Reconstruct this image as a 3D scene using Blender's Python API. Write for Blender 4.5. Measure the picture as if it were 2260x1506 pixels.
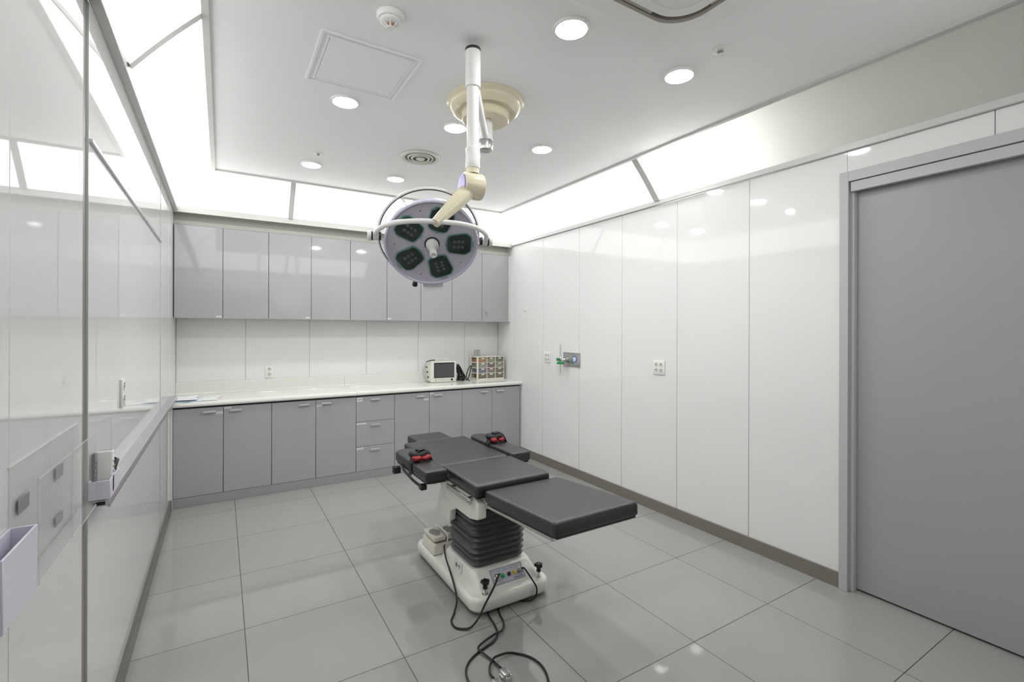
import bpy, bmesh, math, random
from mathutils import Vector, Matrix
random.seed(7)
S = bpy.context.scene
C = S.collection
for o in list(bpy.data.objects): bpy.data.objects.remove(o)

# ---------------------------------------------------------------- camera, world, exposure
FPX, YAW, ROLL, SY, CH = 1049.8, 0.5485, 0.0028, 24.9, 1.466
fw = Vector((math.sin(YAW), math.cos(YAW), 0))
r0 = Vector((math.cos(YAW), -math.sin(YAW), 0)); u0 = Vector((0, 0, 1))
rr = r0*math.cos(ROLL) + u0*math.sin(ROLL); uu = -r0*math.sin(ROLL) + u0*math.cos(ROLL)
cd = bpy.data.cameras.new('camera'); cam = bpy.data.objects.new('camera', cd); C.objects.link(cam)
cam.matrix_world = Matrix(((rr.x, uu.x, -fw.x, 0), (rr.y, uu.y, -fw.y, 0), (rr.z, uu.z, -fw.z, CH), (0, 0, 0, 1)))
cd.sensor_fit = 'HORIZONTAL'; cd.sensor_width = 36; cd.lens = FPX/2260*36
cd.shift_y = -SY/2260; cd.clip_start = 0.02; cd.clip_end = 60
S.camera = cam
W = bpy.data.worlds.new('world'); S.world = W; W.use_nodes = True
W.node_tree.nodes['Background'].inputs[0].default_value = (0.8, 0.85, 0.9, 1)
W.node_tree.nodes['Background'].inputs[1].default_value = 0.05
S.view_settings.view_transform = 'Standard'; S.view_settings.look = 'None'
S.view_settings.gamma = 1; S.view_settings.use_curve_mapping = False
S.view_settings.exposure = 1.06
PANEL_E = 1.18      # radiance of the backlit cove sheets
DOWN_E = 63.0       # radiance of the downlight lenses
TUBE_E = 120.0       # strip lamp behind the unlit-end cove sheet

# room constants
XL, XR, YB, ZC = -0.352, 3.016, 5.28, 2.80
YF, YU = 4.726, 4.97          # lower / upper cabinet fronts
YFR = 0.18                    # front wall plane
IX0, IX1, IY0, IY1 = -0.076, 2.735, 0.45, 4.70   # inner ceiling field

# ---------------------------------------------------------------- materials
def mat(name, col, rough=0.5, metal=0.0, ior=1.5, spec=0.5, emit=None, es=0.0, trans=0.0, coat=0.0, bump=None, noise=None, aniso=None):
    m = bpy.data.materials.new(name); m.use_nodes = True
    nt = m.node_tree; b = nt.nodes['Principled BSDF']
    b.inputs['Base Color'].default_value = (*col, 1); b.inputs['Roughness'].default_value = rough
    b.inputs['Metallic'].default_value = metal; b.inputs['IOR'].default_value = ior
    b.inputs['Specular IOR Level'].default_value = spec
    b.inputs['Transmission Weight'].default_value = trans; b.inputs['Coat Weight'].default_value = coat
    if emit: b.inputs['Emission Color'].default_value = (*emit, 1); b.inputs['Emission Strength'].default_value = es
    tc = nt.nodes.new('ShaderNodeNewGeometry')
    if noise:      # (scale, amount) gentle real tone variation of the stuff itself
        n = nt.nodes.new('ShaderNodeTexNoise'); n.inputs['Scale'].default_value = noise[0]; n.inputs['Detail'].default_value = 4
        mp = nt.nodes.new('ShaderNodeMapping'); mp.inputs['Scale'].default_value = noise[2] if len(noise) > 2 else (1, 1, 1)
        nt.links.new(tc.outputs['Position'], mp.inputs[0]); nt.links.new(mp.outputs[0], n.inputs['Vector'])
        rm = nt.nodes.new('ShaderNodeMapRange'); rm.inputs[3].default_value = 1-noise[1]; rm.inputs[4].default_value = 1+noise[1]
        mx = nt.nodes.new('ShaderNodeMix'); mx.data_type = 'RGBA'; mx.blend_type = 'MULTIPLY'; mx.inputs[0].default_value = 1
        mx.inputs[6].default_value = (*col, 1)
        nt.links.new(n.outputs[0], rm.inputs[0]); nt.links.new(rm.outputs[0], mx.inputs[7]); nt.links.new(mx.outputs[2], b.inputs['Base Color'])
    if bump:
        n = nt.nodes.new('ShaderNodeTexNoise'); n.inputs['Scale'].default_value = bump[0]; n.inputs['Detail'].default_value = 3
        nt.links.new(tc.outputs['Position'], n.inputs['Vector'])
        bp = nt.nodes.new('ShaderNodeBump'); bp.inputs['Strength'].default_value = bump[1]; bp.inputs['Distance'].default_value = bump[2] if len(bump) > 2 else 0.002
        nt.links.new(n.outputs[0], bp.inputs['Height']); nt.links.new(bp.outputs[0], b.inputs['Normal'])
    return m

def floor_mat():
    m = bpy.data.materials.new('floor_tile'); m.use_nodes = True; nt = m.node_tree; N = nt.nodes; L = nt.links
    b = N['Principled BSDF']; g = N.new('ShaderNodeNewGeometry'); sp = N.new('ShaderNodeSeparateXYZ'); L.new(g.outputs['Position'], sp.inputs[0])
    def mth(op, a, v=None, v2=None):
        n = N.new('ShaderNodeMath'); n.operation = op
        for i, x in enumerate((a, v, v2)):
            if x is None: continue
            if isinstance(x, (int, float)): n.inputs[i].default_value = x
            else: L.new(x, n.inputs[i])
        return n.outputs[0]
    ds = []; cells = []
    for out, off in ((sp.outputs[0], 0.101), (sp.outputs[1], 3.86-6.0)):
        q = mth('DIVIDE', mth('SUBTRACT', out, off), 0.6)
        cells.append(mth('FLOOR', q)); fr = mth('FRACT', q)
        ds.append(mth('MINIMUM', fr, mth('SUBTRACT', 1.0, fr)))
    d = mth('MULTIPLY', mth('MINIMUM', ds[0], ds[1]), 0.6)
    mask = mth('LESS_THAN', d, 0.0016)
    cx = N.new('ShaderNodeCombineXYZ'); L.new(cells[0], cx.inputs[0]); L.new(cells[1], cx.inputs[1])
    wn = N.new('ShaderNodeTexWhiteNoise'); wn.noise_dimensions = '2D'; L.new(cx.outputs[0], wn.inputs['Vector'])
    ns = N.new('ShaderNodeTexNoise'); ns.inputs['Scale'].default_value = 260; ns.inputs['Detail'].default_value = 2; L.new(g.outputs['Position'], ns.inputs['Vector'])
    v = mth('ADD', mth('MULTIPLY', wn.outputs[0], 0.05), mth('MULTIPLY', ns.outputs[0], 0.04))
    v = mth('ADD', v, 0.955)
    mx = N.new('ShaderNodeMix'); mx.data_type = 'RGBA'; mx.blend_type = 'MULTIPLY'; mx.inputs[0].default_value = 1; mx.inputs[6].default_value = (0.345, 0.345, 0.330, 1)
    L.new(v, mx.inputs[7])
    m2 = N.new('ShaderNodeMix'); m2.data_type = 'RGBA'; L.new(mask, m2.inputs[0]); L.new(mx.outputs[2], m2.inputs[6]); m2.inputs[7].default_value = (0.035, 0.034, 0.03, 1)
    L.new(m2.outputs[2], b.inputs['Base Color'])
    L.new(mth('ADD', mth('MULTIPLY', mask, 0.6), 0.045), b.inputs['Roughness'])
    b.inputs['IOR'].default_value = 1.6
    bp = N.new('ShaderNodeBump'); bp.inputs['Strength'].default_value = 0.6; bp.inputs['Distance'].default_value = 0.001; bp.invert = True
    L.new(mask, bp.inputs['Height']); L.new(bp.outputs[0], b.inputs['Normal'])
    return m

def translucent_mat():
    m = bpy.data.materials.new('diffuser_sheet'); m.use_nodes = True; nt = m.node_tree; N = nt.nodes; L = nt.links
    for n in list(N):
        if n.type == 'BSDF_PRINCIPLED': N.remove(n)
    t = N.new('ShaderNodeBsdfTranslucent'); t.inputs[0].default_value = (0.9, 0.91, 0.88, 1)
    d = N.new('ShaderNodeBsdfDiffuse'); d.inputs[0].default_value = (0.82, 0.82, 0.76, 1)
    mx = N.new('ShaderNodeMixShader'); mx.inputs[0].default_value = 0.55
    L.new(t.outputs[0], mx.inputs[1]); L.new(d.outputs[0], mx.inputs[2]); L.new(mx.outputs[0], N['Material Output'].inputs[0])
    return m

def clear_mat(name, col, amount, rough=0.03):
    m = bpy.data.materials.new(name); m.use_nodes = True; nt = m.node_tree; N = nt.nodes; L = nt.links
    b = N['Principled BSDF']; b.inputs['Base Color'].default_value = (*col, 1); b.inputs['Roughness'].default_value = rough
    t = N.new('ShaderNodeBsdfTransparent'); mx = N.new('ShaderNodeMixShader'); mx.inputs[0].default_value = amount
    L.new(t.outputs[0], mx.inputs[1]); L.new(b.outputs[0], mx.inputs[2]); L.new(mx.outputs[0], N['Material Output'].inputs[0])
    return m

M = dict(
 glasswall=mat('white_glass_panel', (0.78, 0.78, 0.78), 0.015, ior=1.5),
 sidewall=mat('white_gloss_panel', (0.82, 0.82, 0.82), 0.05, ior=1.45),
 seam=mat('panel_backing', (0.62, 0.63, 0.62), 0.6),
 glassedge=mat('glass_edge_green', (0.55, 0.62, 0.58), 0.1),
 backwall=mat('white_wall_panel', (0.83, 0.83, 0.83), 0.12),
 ceil=mat('ceiling_paint', (0.91, 0.91, 0.91), 0.65, bump=(90, 0.03)),
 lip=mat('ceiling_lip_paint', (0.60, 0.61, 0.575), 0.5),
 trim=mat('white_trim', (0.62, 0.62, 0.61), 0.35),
 filler=mat('filler_board', (0.40, 0.40, 0.36), 0.5),
 soffit=mat('soffit_paint', (0.62, 0.62, 0.56), 0.6),
 floor=floor_mat(),
 sheet=translucent_mat(),
 panel=mat('lit_diffuser', (0.8, 0.8, 0.8), 0.5, emit=(1, 1, 0.99), es=PANEL_E),
 lamp=mat('downlight_lens', (0.9, 0.9, 0.9), 0.4, emit=(1, 0.995, 0.98), es=DOWN_E),
 tube=mat('fluorescent_tube', (0.9, 0.9, 0.9), 0.4, emit=(1, 1, 0.98), es=TUBE_E),
 grey=mat('grey_gloss_laminate', (0.40, 0.40, 0.418), 0.045, ior=1.5, noise=(3, 0.015)),
 gap=mat('gap_shade', (0.05, 0.05, 0.05), 0.7),  # near-black colour stands in for shade in gaps around doors and drawers
 kick=mat('kickboard_grey', (0.345, 0.346, 0.36), 0.12),
 carcass=mat('white_carcass', (0.72, 0.73, 0.71), 0.4),
 counter=mat('cream_worktop', (0.80, 0.80, 0.755), 0.13, noise=(140, 0.015)),
 alu=mat('brushed_aluminium', (0.62, 0.62, 0.63), 0.32, metal=0.85, noise=(40, 0.04, (1, 1, 8))),
 handle=mat('satin_handle', (0.62, 0.62, 0.64), 0.35, metal=0.4),
 taupe=mat('taupe_metal_strip', (0.30, 0.25, 0.245), 0.35, metal=0.3),
 skirt=mat('brushed_baseboard', (0.25, 0.235, 0.205), 0.34, metal=0.35, noise=(12, 0.18, (1, 1, 12))),
 skirtd=mat('dark_baseboard', (0.17, 0.165, 0.15), 0.3, metal=0.35, noise=(12, 0.15, (1, 1, 12))),
 dframe=mat('door_frame_grey', (0.49, 0.50, 0.50), 0.5, noise=(30, 0.03)),
 door=mat('door_grey', (0.365, 0.367, 0.374), 0.38, noise=(2, 0.03)),
 chrome=mat('chrome', (0.80, 0.79, 0.77), 0.12, metal=1.0),
 steel=mat('stainless_steel', (0.55, 0.55, 0.53), 0.25, metal=0.9, noise=(60, 0.12)),
 cream=mat('cream_enamel', (0.74, 0.69, 0.50), 0.22, coat=0.3),
 white=mat('white_enamel', (0.86, 0.86, 0.85), 0.2, coat=0.3),
 plastic=mat('white_plastic', (0.84, 0.84, 0.82), 0.35),
 ivory=mat('ivory_enamel', (0.92, 0.92, 0.85), 0.22, coat=0.3),
 ivory2=mat('ivory_plastic', (0.80, 0.78, 0.68), 0.35),
 lilac=mat('lilac_white_enamel', (0.66, 0.66, 0.80), 0.25, coat=0.3),
 face=mat('lamp_face_lilac', (0.56, 0.52, 0.62), 0.3),
 violet=mat('violet_cap', (0.38, 0.34, 0.66), 0.35, noise=(180, 0.25)),
 greend=mat('dark_green_reflector', (0.022, 0.035, 0.03), 0.12, ior=1.5, noise=(60, 0.3)),
 green=mat('green_glass_edge', (0.10, 0.30, 0.24), 0.12),
 bulb=mat('reflector_lens', (0.10, 0.12, 0.11), 0.06),
 black=mat('black_plastic', (0.012, 0.012, 0.012), 0.35),
 blackm=mat('black_metal', (0.02, 0.02, 0.02), 0.4),
 rubber=mat('black_rubber_cable', (0.012, 0.013, 0.012), 0.38),
 vinyl=mat('charcoal_vinyl', (0.011, 0.0105, 0.0135), 0.40, spec=0.85, bump=(700, 0.12, 0.0006), noise=(5, 0.04)),
 vinyls=mat('black_vinyl_board', (0.016, 0.016, 0.017), 0.45),
 bellows=mat('grey_rubber_bellows', (0.095, 0.095, 0.10), 0.30, noise=(25, 0.1)),
 red=mat('red_padding', (0.30, 0.010, 0.016), 0.55, bump=(60, 0.2)),
 webbing=mat('black_webbing', (0.012, 0.014, 0.015), 0.6, bump=(500, 0.3)),
 screen=mat('monitor_screen', (0.075, 0.075, 0.085), 0.12),
 pearl=mat('monitor_casing', (0.74, 0.755, 0.67), 0.35),
 outlet=mat('outlet_plastic', (0.84, 0.84, 0.81), 0.3),
 slot=mat('socket_slot', (0.20, 0.19, 0.16), 0.5),
 shadow=mat('socket_well_shade', (0.62, 0.62, 0.56), 0.4),  # outlet plastic darkened: shade of the socket wells put into the colour
 label=mat('white_sticker', (0.85, 0.85, 0.85), 0.5),
 ink=mat('grey_print', (0.20, 0.20, 0.22), 0.6),
 panelgrey=mat('control_plate', (0.60, 0.62, 0.68), 0.3),
 navy=mat('navy_print', (0.08, 0.10, 0.20), 0.5),
 gbtn=mat('green_button', (0.02, 0.42, 0.16), 0.3),
 rbtn=mat('dark_red_button', (0.06, 0.015, 0.02), 0.3),
 ybtn=mat('yellow_button', (0.65, 0.60, 0.08), 0.4),
 acry=clear_mat('clear_acrylic', (0.62, 0.64, 0.63), 0.13),
 acryedge=clear_mat('acrylic_edge', (0.85, 0.87, 0.86), 0.75),
 tape=mat('grey_tape', (0.30, 0.31, 0.31), 0.4),
 milk=mat('milky_acrylic', (0.74, 0.74, 0.84), 0.22),
 jar=clear_mat('clear_jar', (0.78, 0.82, 0.80), 0.25),
 greenp=mat('green_plastic', (0.03, 0.30, 0.10), 0.3),
 bluep=mat('blue_ring', (0.08, 0.22, 0.55), 0.4),
 drawer=clear_mat('clear_drawer_front', (0.55, 0.53, 0.47), 0.14),
 paper=mat('white_paper', (0.84, 0.84, 0.86), 0.5, bump=(30, 0.2)),
 bluepaper=mat('pale_blue_film', (0.55, 0.72, 0.85), 0.35, bump=(30, 0.3)),
 film=mat('pale_green_white_film', (0.78, 0.82, 0.80), 0.3, bump=(30, 0.3)),
 dark=mat('dark_recess', (0.03, 0.035, 0.035), 0.5),
 acwhite=mat('air_conditioner_white', (0.76, 0.76, 0.72), 0.4),
 grille=mat('beige_grille', (0.48, 0.42, 0.30), 0.5),
 louver=mat('taupe_louver', (0.36, 0.33, 0.29), 0.4),
 copper=mat('copper_vane', (0.55, 0.32, 0.20), 0.3, metal=0.7),
 vent=mat('vent_paint', (0.70, 0.71, 0.63), 0.45),
 ventd=mat('vent_inside', (0.22, 0.22, 0.19), 0.6),
)
CONT = [mat('drawer_content_%s' % n, c, 0.6, noise=(90, 0.5)) for n, c in (
 ('orange', (0.50, 0.20, 0.06)), ('green', (0.28, 0.30, 0.14)), ('dark_green', (0.10, 0.13, 0.08)), ('grey', (0.32, 0.32, 0.28)),
 ('maroon', (0.14, 0.06, 0.05)), ('pale', (0.34, 0.35, 0.28)), ('blue', (0.12, 0.15, 0.30)), ('mauve', (0.26, 0.20, 0.18)),
 ('brown', (0.13, 0.10, 0.06)), ('umber', (0.10, 0.07, 0.04)), ('tan', (0.18, 0.13, 0.07)), ('ochre', (0.17, 0.13, 0.07)))]

# ---------------------------------------------------------------- mesh helpers
class MB:
    def __init__(s): s.bm = bmesh.new()
    def _add(s, verts, faces, smooth=False):
        vs = [s.bm.verts.new(v) for v in verts]
        for f in faces:
            try: fc = s.bm.faces.new([vs[i] for i in f]); fc.smooth = smooth
            except ValueError: pass
        return vs
    def box(s, x0, x1, y0, y1, z0, z1, bev=0.0, seg=2, mtx=None):
        x0, x1 = min(x0, x1), max(x0, x1); y0, y1 = min(y0, y1), max(y0, y1); z0, z1 = min(z0, z1), max(z0, z1)
        t = bmesh.new(); bmesh.ops.create_cube(t, size=1)
        for v in t.verts: v.co = Vector(((x0+x1)/2+v.co.x*(x1-x0), (y0+y1)/2+v.co.y*(y1-y0), (z0+z1)/2+v.co.z*(z1-z0)))
        if bev: bmesh.ops.bevel(t, geom=t.edges[:], offset=min(bev, (x1-x0)*.49, (y1-y0)*.49, (z1-z0)*.49), segments=seg, profile=0.5, affect='EDGES')
        return s.merge(t, mtx, bool(bev))
    def merge(s, t, mtx=None, smooth=False):
        if mtx: bmesh.ops.transform(t, matrix=mtx, verts=t.verts)
        t.verts.index_update()
        s._add([v.co.copy() for v in t.verts], [[v.index for v in f.verts] for f in t.faces], smooth); t.free(); return s
    def ring_loft(s, rings, caps=True, smooth=True, closed=True):
        n = len(rings[0]); V = [p for r in rings for p in r]; F = []
        for i in range(len(rings)-1):
            for j in range(n if closed else n-1):
                k = (j+1) % n; F.append([i*n+j, i*n+k, (i+1)*n+k, (i+1)*n+j])
        if caps: F.append(list(range(n))[::-1]); F.append([(len(rings)-1)*n+j for j in range(n)])
        s._add(V, F, smooth); return s
    def tube(s, pts, r, n=10, smooth=True, radii=None, up=None):
        pts = [Vector(p) for p in pts]; rings = []
        prev = None
        for i, p in enumerate(pts):
            d = (pts[min(i+1, len(pts)-1)] - pts[max(i-1, 0)]).normalized()
            if prev is None:
                a = d.orthogonal().normalized() if up is None else Vector(up)
            else: a = prev
            a = (a - d*a.dot(d)).normalized(); b = d.cross(a); prev = a
            q = radii[i] if radii else r
            rings.append([p + a*math.cos(2*math.pi*j/n)*q + b*math.sin(2*math.pi*j/n)*q for j in range(n)])
        return s.ring_loft(rings, True, smooth)
    def cyl(s, a, b, r, r2=None, n=32, bev=0.0):
        a = Vector(a); b = Vector(b); r2 = r if r2 is None else r2
        if bev:
            d = (b-a).normalized(); L = (b-a).length; bev = min(bev, L*.4, r*.5)
            P = [(0, r-bev), (bev*.3, r-bev*.3), (bev, r), (L-bev, r2), (L-bev*.3, r2-bev*.3), (L, r2-bev)]
        else: d = (b-a).normalized(); L = (b-a).length; P = [(0, r), (L, r2)]
        return s.lathe(P, a, d, n)
    def lathe(s, prof, org, axis, n=48, caps=True, start=None):
        # prof = [(distance along axis, radius)]
        org = Vector(org); d = Vector(axis).normalized(); a = d.orthogonal().normalized(); b = d.cross(a)
        rings = [[org + d*h + (a*math.cos(2*math.pi*j/n) + b*math.sin(2*math.pi*j/n))*max(r, 1e-5) for j in range(n)] for h, r in prof]
        return s.ring_loft(rings, caps, True)
    def prism(s, poly, axis, lo, hi, bev=0.0):
        # poly = list of 2D points in the plane perpendicular to axis ('X': (y,z), 'Y': (x,z), 'Z': (x,y))
        def P(q, h): return {'X': (h, q[0], q[1]), 'Y': (q[0], h, q[1]), 'Z': (q[0], q[1], h)}[axis]
        t = bmesh.new(); a = [t.verts.new(P(q, lo)) for q in poly]; b = [t.verts.new(P(q, hi)) for q in poly]
        t.faces.new(a); t.faces.new(b[::-1]); n = len(poly)
        for i in range(n): t.faces.new([a[i], b[i], b[(i+1) % n], a[(i+1) % n]][::-1])
        bmesh.ops.recalc_face_normals(t, faces=t.faces)
        if bev: bmesh.ops.bevel(t, geom=t.edges[:], offset=bev, segments=2, profile=0.5, affect='EDGES', clamp_overlap=True)
        return s.merge(t, None, bool(bev))
    def quad(s, a, b, c, d): s._add([a, b, c, d], [[0, 1, 2, 3]]); return s
    def build(s, name, m, parent=None, loc=None, recalc=True):
        if recalc: bmesh.ops.recalc_face_normals(s.bm, faces=s.bm.faces)
        me = bpy.data.meshes.new(name)
        if parent is not None: off = wl(parent)
        else:
            xs = [v.co for v in s.bm.verts]
            off = Vector(loc) if loc else Vector(((min(v.x for v in xs)+max(v.x for v in xs))/2, (min(v.y for v in xs)+max(v.y for v in xs))/2, min(v.z for v in xs)))
        for v in s.bm.verts: v.co -= off
        s.bm.to_mesh(me); s.bm.free(); me.materials.append(m)
        o = bpy.data.objects.new(name, me); C.objects.link(o)
        if parent is not None: o.parent = parent
        else: o.location = off
        for p in me.polygons:
            if p.use_smooth:
                me.set_sharp_from_angle(angle=math.radians(38)); break
        return o
def wl(o):
    v = Vector(o.location)
    while o.parent: o = o.parent; v += Vector(o.location)
    return v
def thing(name, label, cat, loc, group=None):
    o = bpy.data.objects.new(name, None); C.objects.link(o); o.location = loc; o.empty_display_size = 0.05
    return tag(o, label, cat, group)
def tag(o, label, cat, group=None):
    o['label'] = label; o['category'] = cat
    if group: o['group'] = group
    return o
def struct(o): o['kind'] = 'structure'; return o
def lab(o, t): o['label'] = t; return o
def copy_tree(o, delta, parent=None):
    c = o.copy(); C.objects.link(c)
    if parent is not None: c.parent = parent
    else: c.location = Vector(o.location) + Vector(delta)
    for ch in list(o.children): copy_tree(ch, (0, 0, 0), c)
    return c
def rrect(x0, x1, y0, y1, r, n=6):
    P = []
    for cx, cy, a0 in ((x1-r, y1-r, 0), (x0+r, y1-r, 90), (x0+r, y0+r, 180), (x1-r, y0+r, 270)):
        for i in range(n+1):
            a = math.radians(a0+90*i/n); P.append((cx+r*math.cos(a), cy+r*math.sin(a)))
    return P
def spline(P, k=8):
    P = [Vector(p) for p in P]; Q = [P[0]*2-P[1]] + P + [P[-1]*2-P[-2]]; out = []
    for i in range(1, len(Q)-2):
        for j in range(k):
            t = j/k; a, b, c, d = Q[i-1], Q[i], Q[i+1], Q[i+2]
            out.append(0.5*((2*b)+(c-a)*t+(2*a-5*b+4*c-d)*t*t+(3*b-a-3*c+d)*t**3))
    out.append(P[-1]); return out

# ---------------------------------------------------------------- room shell
struct(MB().box(XL-.3, XR+.3, -1.6, YB+.1, -.08, 0).build('floor', M['floor']))
# left wall: back-painted glass panels with recessed strips between
w = MB(); w.box(XL-.08, XL-.012, -1.6, YB, 0, 2.52)
lw = struct(w.build('wall_left', M['seam']))
def lpanel(y0, y1, z0=.0, z1=2.477):
    m = MB(); m.box(XL-.012, XL, y0, y1, z0, z1); return m
m = MB()
for y0, y1 in ((YFR, 1.298), (1.301, 1.868), (1.948, 3.965), (4.012, 4.58), (4.583, YB)):
    m.box(XL-.0115, XL, y0, y1, 0, 2.477, .0012, 1)
m.build('glass_panel', M['glasswall'], lw)
m = MB()
for y0, y1 in ((1.8685, 1.8735), (1.9425, 1.9475), (3.9655, 3.9700), (4.0075, 4.0115)): m.box(XL-.0115, XL-.0005, y0, y1, 0, 2.477)
m.build('glass_edge', M['glassedge'], lw)
m = MB(); m.box(XL-.0118, XL-.006, 1.874, 1.942, 0, 2.477); m.box(XL-.0118, XL-.006, 3.9705, 4.007, 0, 2.477)
m.build('recessed_strip', M['taupe'], lw)
# right wall
DY1, DTOP = 1.337, 2.358
w = MB(); w.box(XR+.012, XR+.12, DY1-.06, YB, 0, 2.52); w.box(XR+.012, XR+.12, YFR, DY1-.06, 2.33, 2.52)
rw = struct(w.build('wall_right', M['seam']))
m = MB(); ys = [4.89, 4.285, 3.664, 3.078, 2.481, 1.891, DY1-.03]
prev = YB
for y in ys:
    m.box(XR, XR+.0115, y+.0015 if y != ys[-1] else y, prev-.0015, 0, 2.477, .0012, 1); prev = y
m.box(XR, XR+.0115, .707, DY1-.0315, 2.34, 2.477, .0012, 1); m.box(XR, XR+.0115, YFR, .704, 2.34, 2.477, .0012, 1)
m.build('gloss_panel', M['sidewall'], rw)
# back wall
w = MB(); w.box(XL-.08, XR+.12, YB+.012, YB+.1, 0, 2.9)
bw = struct(w.build('wall_back', M['seam']))
m = MB(); xs = [XL, .201, .777, 1.359, 1.951, 2.544, XR]
for a, b in zip(xs, xs[1:]): m.box(a+.0012, b-.0012, YB, YB+.0115, 0, 2.40, .0012, 1)
m.build('gloss_panel', M['backwall'], bw)
# front wall (behind the camera's picture) with a wide opening the camera stands in, and a short corridor
w = MB(); w.box(1.75, XR+.1, YFR-.1, YFR, 0, 2.52); w.box(XL-.08, 1.75, YFR-.1, YFR, 2.15, 2.52)
struct(w.build('wall_front', M['backwall']))
w = MB(); w.box(XL-.1, XR+.3, -1.7, -1.6, 0, 2.6); w.box(1.75, 1.85, -1.6, YFR-.1, 0, 2.6); w.box(XL-.1, 1.85, -1.6, YFR-.1, 2.5, 2.6)
struct(w.build('wall_corridor', M['backwall']))
# inner ceiling
struct(MB().box(IX0+.028, IX1-.028, IY0+.028, IY1-.028, ZC, ZC+.04).build('ceiling', M['ceil']))
m = MB()
for a in ((IX0, IX1, IY0, IY0+.03), (IX0, IX1, IY1-.03, IY1), (IX0, IX0+.03, IY0+.03, IY1-.03), (IX1-.03, IX1, IY0+.03, IY1-.03)):
    m.box(*a, ZC-.013, ZC+.03, .002, 1)
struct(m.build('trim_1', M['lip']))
# wall-top trims
OX0, OX1, OY0, OY1 = XL+.034, XR-.022, YFR+.02, 4.926
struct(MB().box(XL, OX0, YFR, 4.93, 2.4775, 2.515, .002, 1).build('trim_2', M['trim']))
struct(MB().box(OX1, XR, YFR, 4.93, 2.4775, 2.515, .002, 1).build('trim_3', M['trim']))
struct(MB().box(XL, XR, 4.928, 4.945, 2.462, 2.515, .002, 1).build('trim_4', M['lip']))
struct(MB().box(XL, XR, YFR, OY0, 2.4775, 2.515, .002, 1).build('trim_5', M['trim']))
# soffit recess above the wall cabinets
w = MB(); w.box(XL, XR, 4.946, 5.06, 2.478, 2.50); w.box(XL, XR, 5.05, 5.07, 2.40, 2.478); w.box(XL, XR, 4.987, 5.07, 2.385, 2.402)
struct(w.build('trim_6', M['soffit']))
struct(MB().box(XL, XR, 4.978, 4.986, 2.367, 2.402).build('trim_17', M['filler']))

# cove light sheets: concave sheets between wall trim and ceiling lip
def cp(side, s, t):
    """point on the cove: s = position along the side (clamped to the mitre), t = 0 at trim .. 1 at ceiling lip"""
    bulge = .014*math.sin(math.pi*t); u = t-bulge; v = t+bulge
    z = 2.513+(ZC+.004-2.513)*v
    x0, x1 = OX0+(IX0-OX0)*u, OX1+(IX1-OX1)*u
    y0, y1 = OY0+(IY0-OY0)*u, OY1+(IY1-OY1)*u
    if side == 'L': return Vector((x0, min(max(s, y0), y1), z))
    if side == 'R': return Vector((x1, min(max(s, y0), y1), z))
    if side == 'B': return Vector((min(max(s, x0), x1), y1, z))
    return Vector((min(max(s, x0), x1), y0, z))
def sheet(side, a, b):
    m = MB(); n = 10; k = 24; V = []; F = []
    for i in range(k+1):
        for j in range(n+1): V.append(cp(side, a+(b-a)*i/k, j/n))
    for i in range(k):
        for j in range(n): F.append([i*(n+1)+j, (i+1)*(n+1)+j, (i+1)*(n+1)+j+1, i*(n+1)+j+1])
    m._add(V, F, True); return m
def divider(side, s, w=.042):
    rings = []
    for j in range(13):
        t = j/12; p = cp(side, s, t); q = cp(side, s, min(t+.01, 1)); q0 = cp(side, s, max(t-.01, 0)); d = (q-q0).normalized()
        along = Vector((0, 1, 0)) if side in 'LR' else Vector((1, 0, 0)); nrm = d.cross(along).normalized()
        if nrm.z > 0: nrm = -nrm
        rings.append([p-along*w/2-nrm*.004, p+along*w/2-nrm*.004, p+along*w/2+nrm*.012, p-along*w/2+nrm*.012])
    return MB().ring_loft(rings, True, False)
tag(sheet('L', 2.42, 6).build('cove_light_panel', M['panel']), 'glowing white cove light panel over the left wall, the far one reaching the corner', 'ceiling light')
tag(sheet('L', -1, 2.38).build('cove_light_panel', M['panel']), 'glowing white cove light panel over the left wall, nearest the camera', 'ceiling light')
tag(sheet('B', -2, .535).build('cove_light_panel', M['panel']), 'glowing white cove light panel above the back cabinets, at the left corner', 'ceiling light')
tag(sheet('B', .575, 1.73).build('cove_light_panel', M['panel']), 'glowing white cove light panel above the back cabinets, middle one', 'ceiling light')
tag(sheet('B', 1.77, 5).build('cove_light_panel', M['panel']), 'glowing white cove light panel behind the surgical lamp, at the right corner', 'ceiling light')
tag(sheet('R', 2.68, 6).build('cove_light_panel', M['panel']), 'glowing white cove light panel over the right wall, far one by the corner', 'ceiling light')
tag(sheet('R', -1, 2.64).build('cove_light_panel', M['sheet']), 'long cove panel over the right wall that fades from white to beige above the door', 'ceiling light')
tag(sheet('F', -2, .55).build('cove_light_panel', M['panel']), 'glowing white cove light panel over the front wall, left corner', 'ceiling light')
tag(sheet('F', .59, 1.0).build('cove_light_panel', M['panel']), 'short glowing white cove light panel over the front wall', 'ceiling light')
tag(sheet('F', 1.04, 2.46).build('cove_light_panel', M['panel']), 'glowing white cove light panel over the front wall, middle', 'ceiling light')
tag(sheet('F', 2.50, 5).build('cove_light_panel', M['sheet']), 'unlit cove panel over the front wall, in the corner above the door', 'ceiling light')
for k, (sd, s) in enumerate((('L', 2.40), ('B', .555), ('B', 1.75), ('R', 2.66), ('F', 1.02), ('F', .57))):
    struct(divider(sd, s, .056 if sd == 'R' else .042).build('trim_%d' % (7+k if k < 5 else 16), M['trim']))
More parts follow.
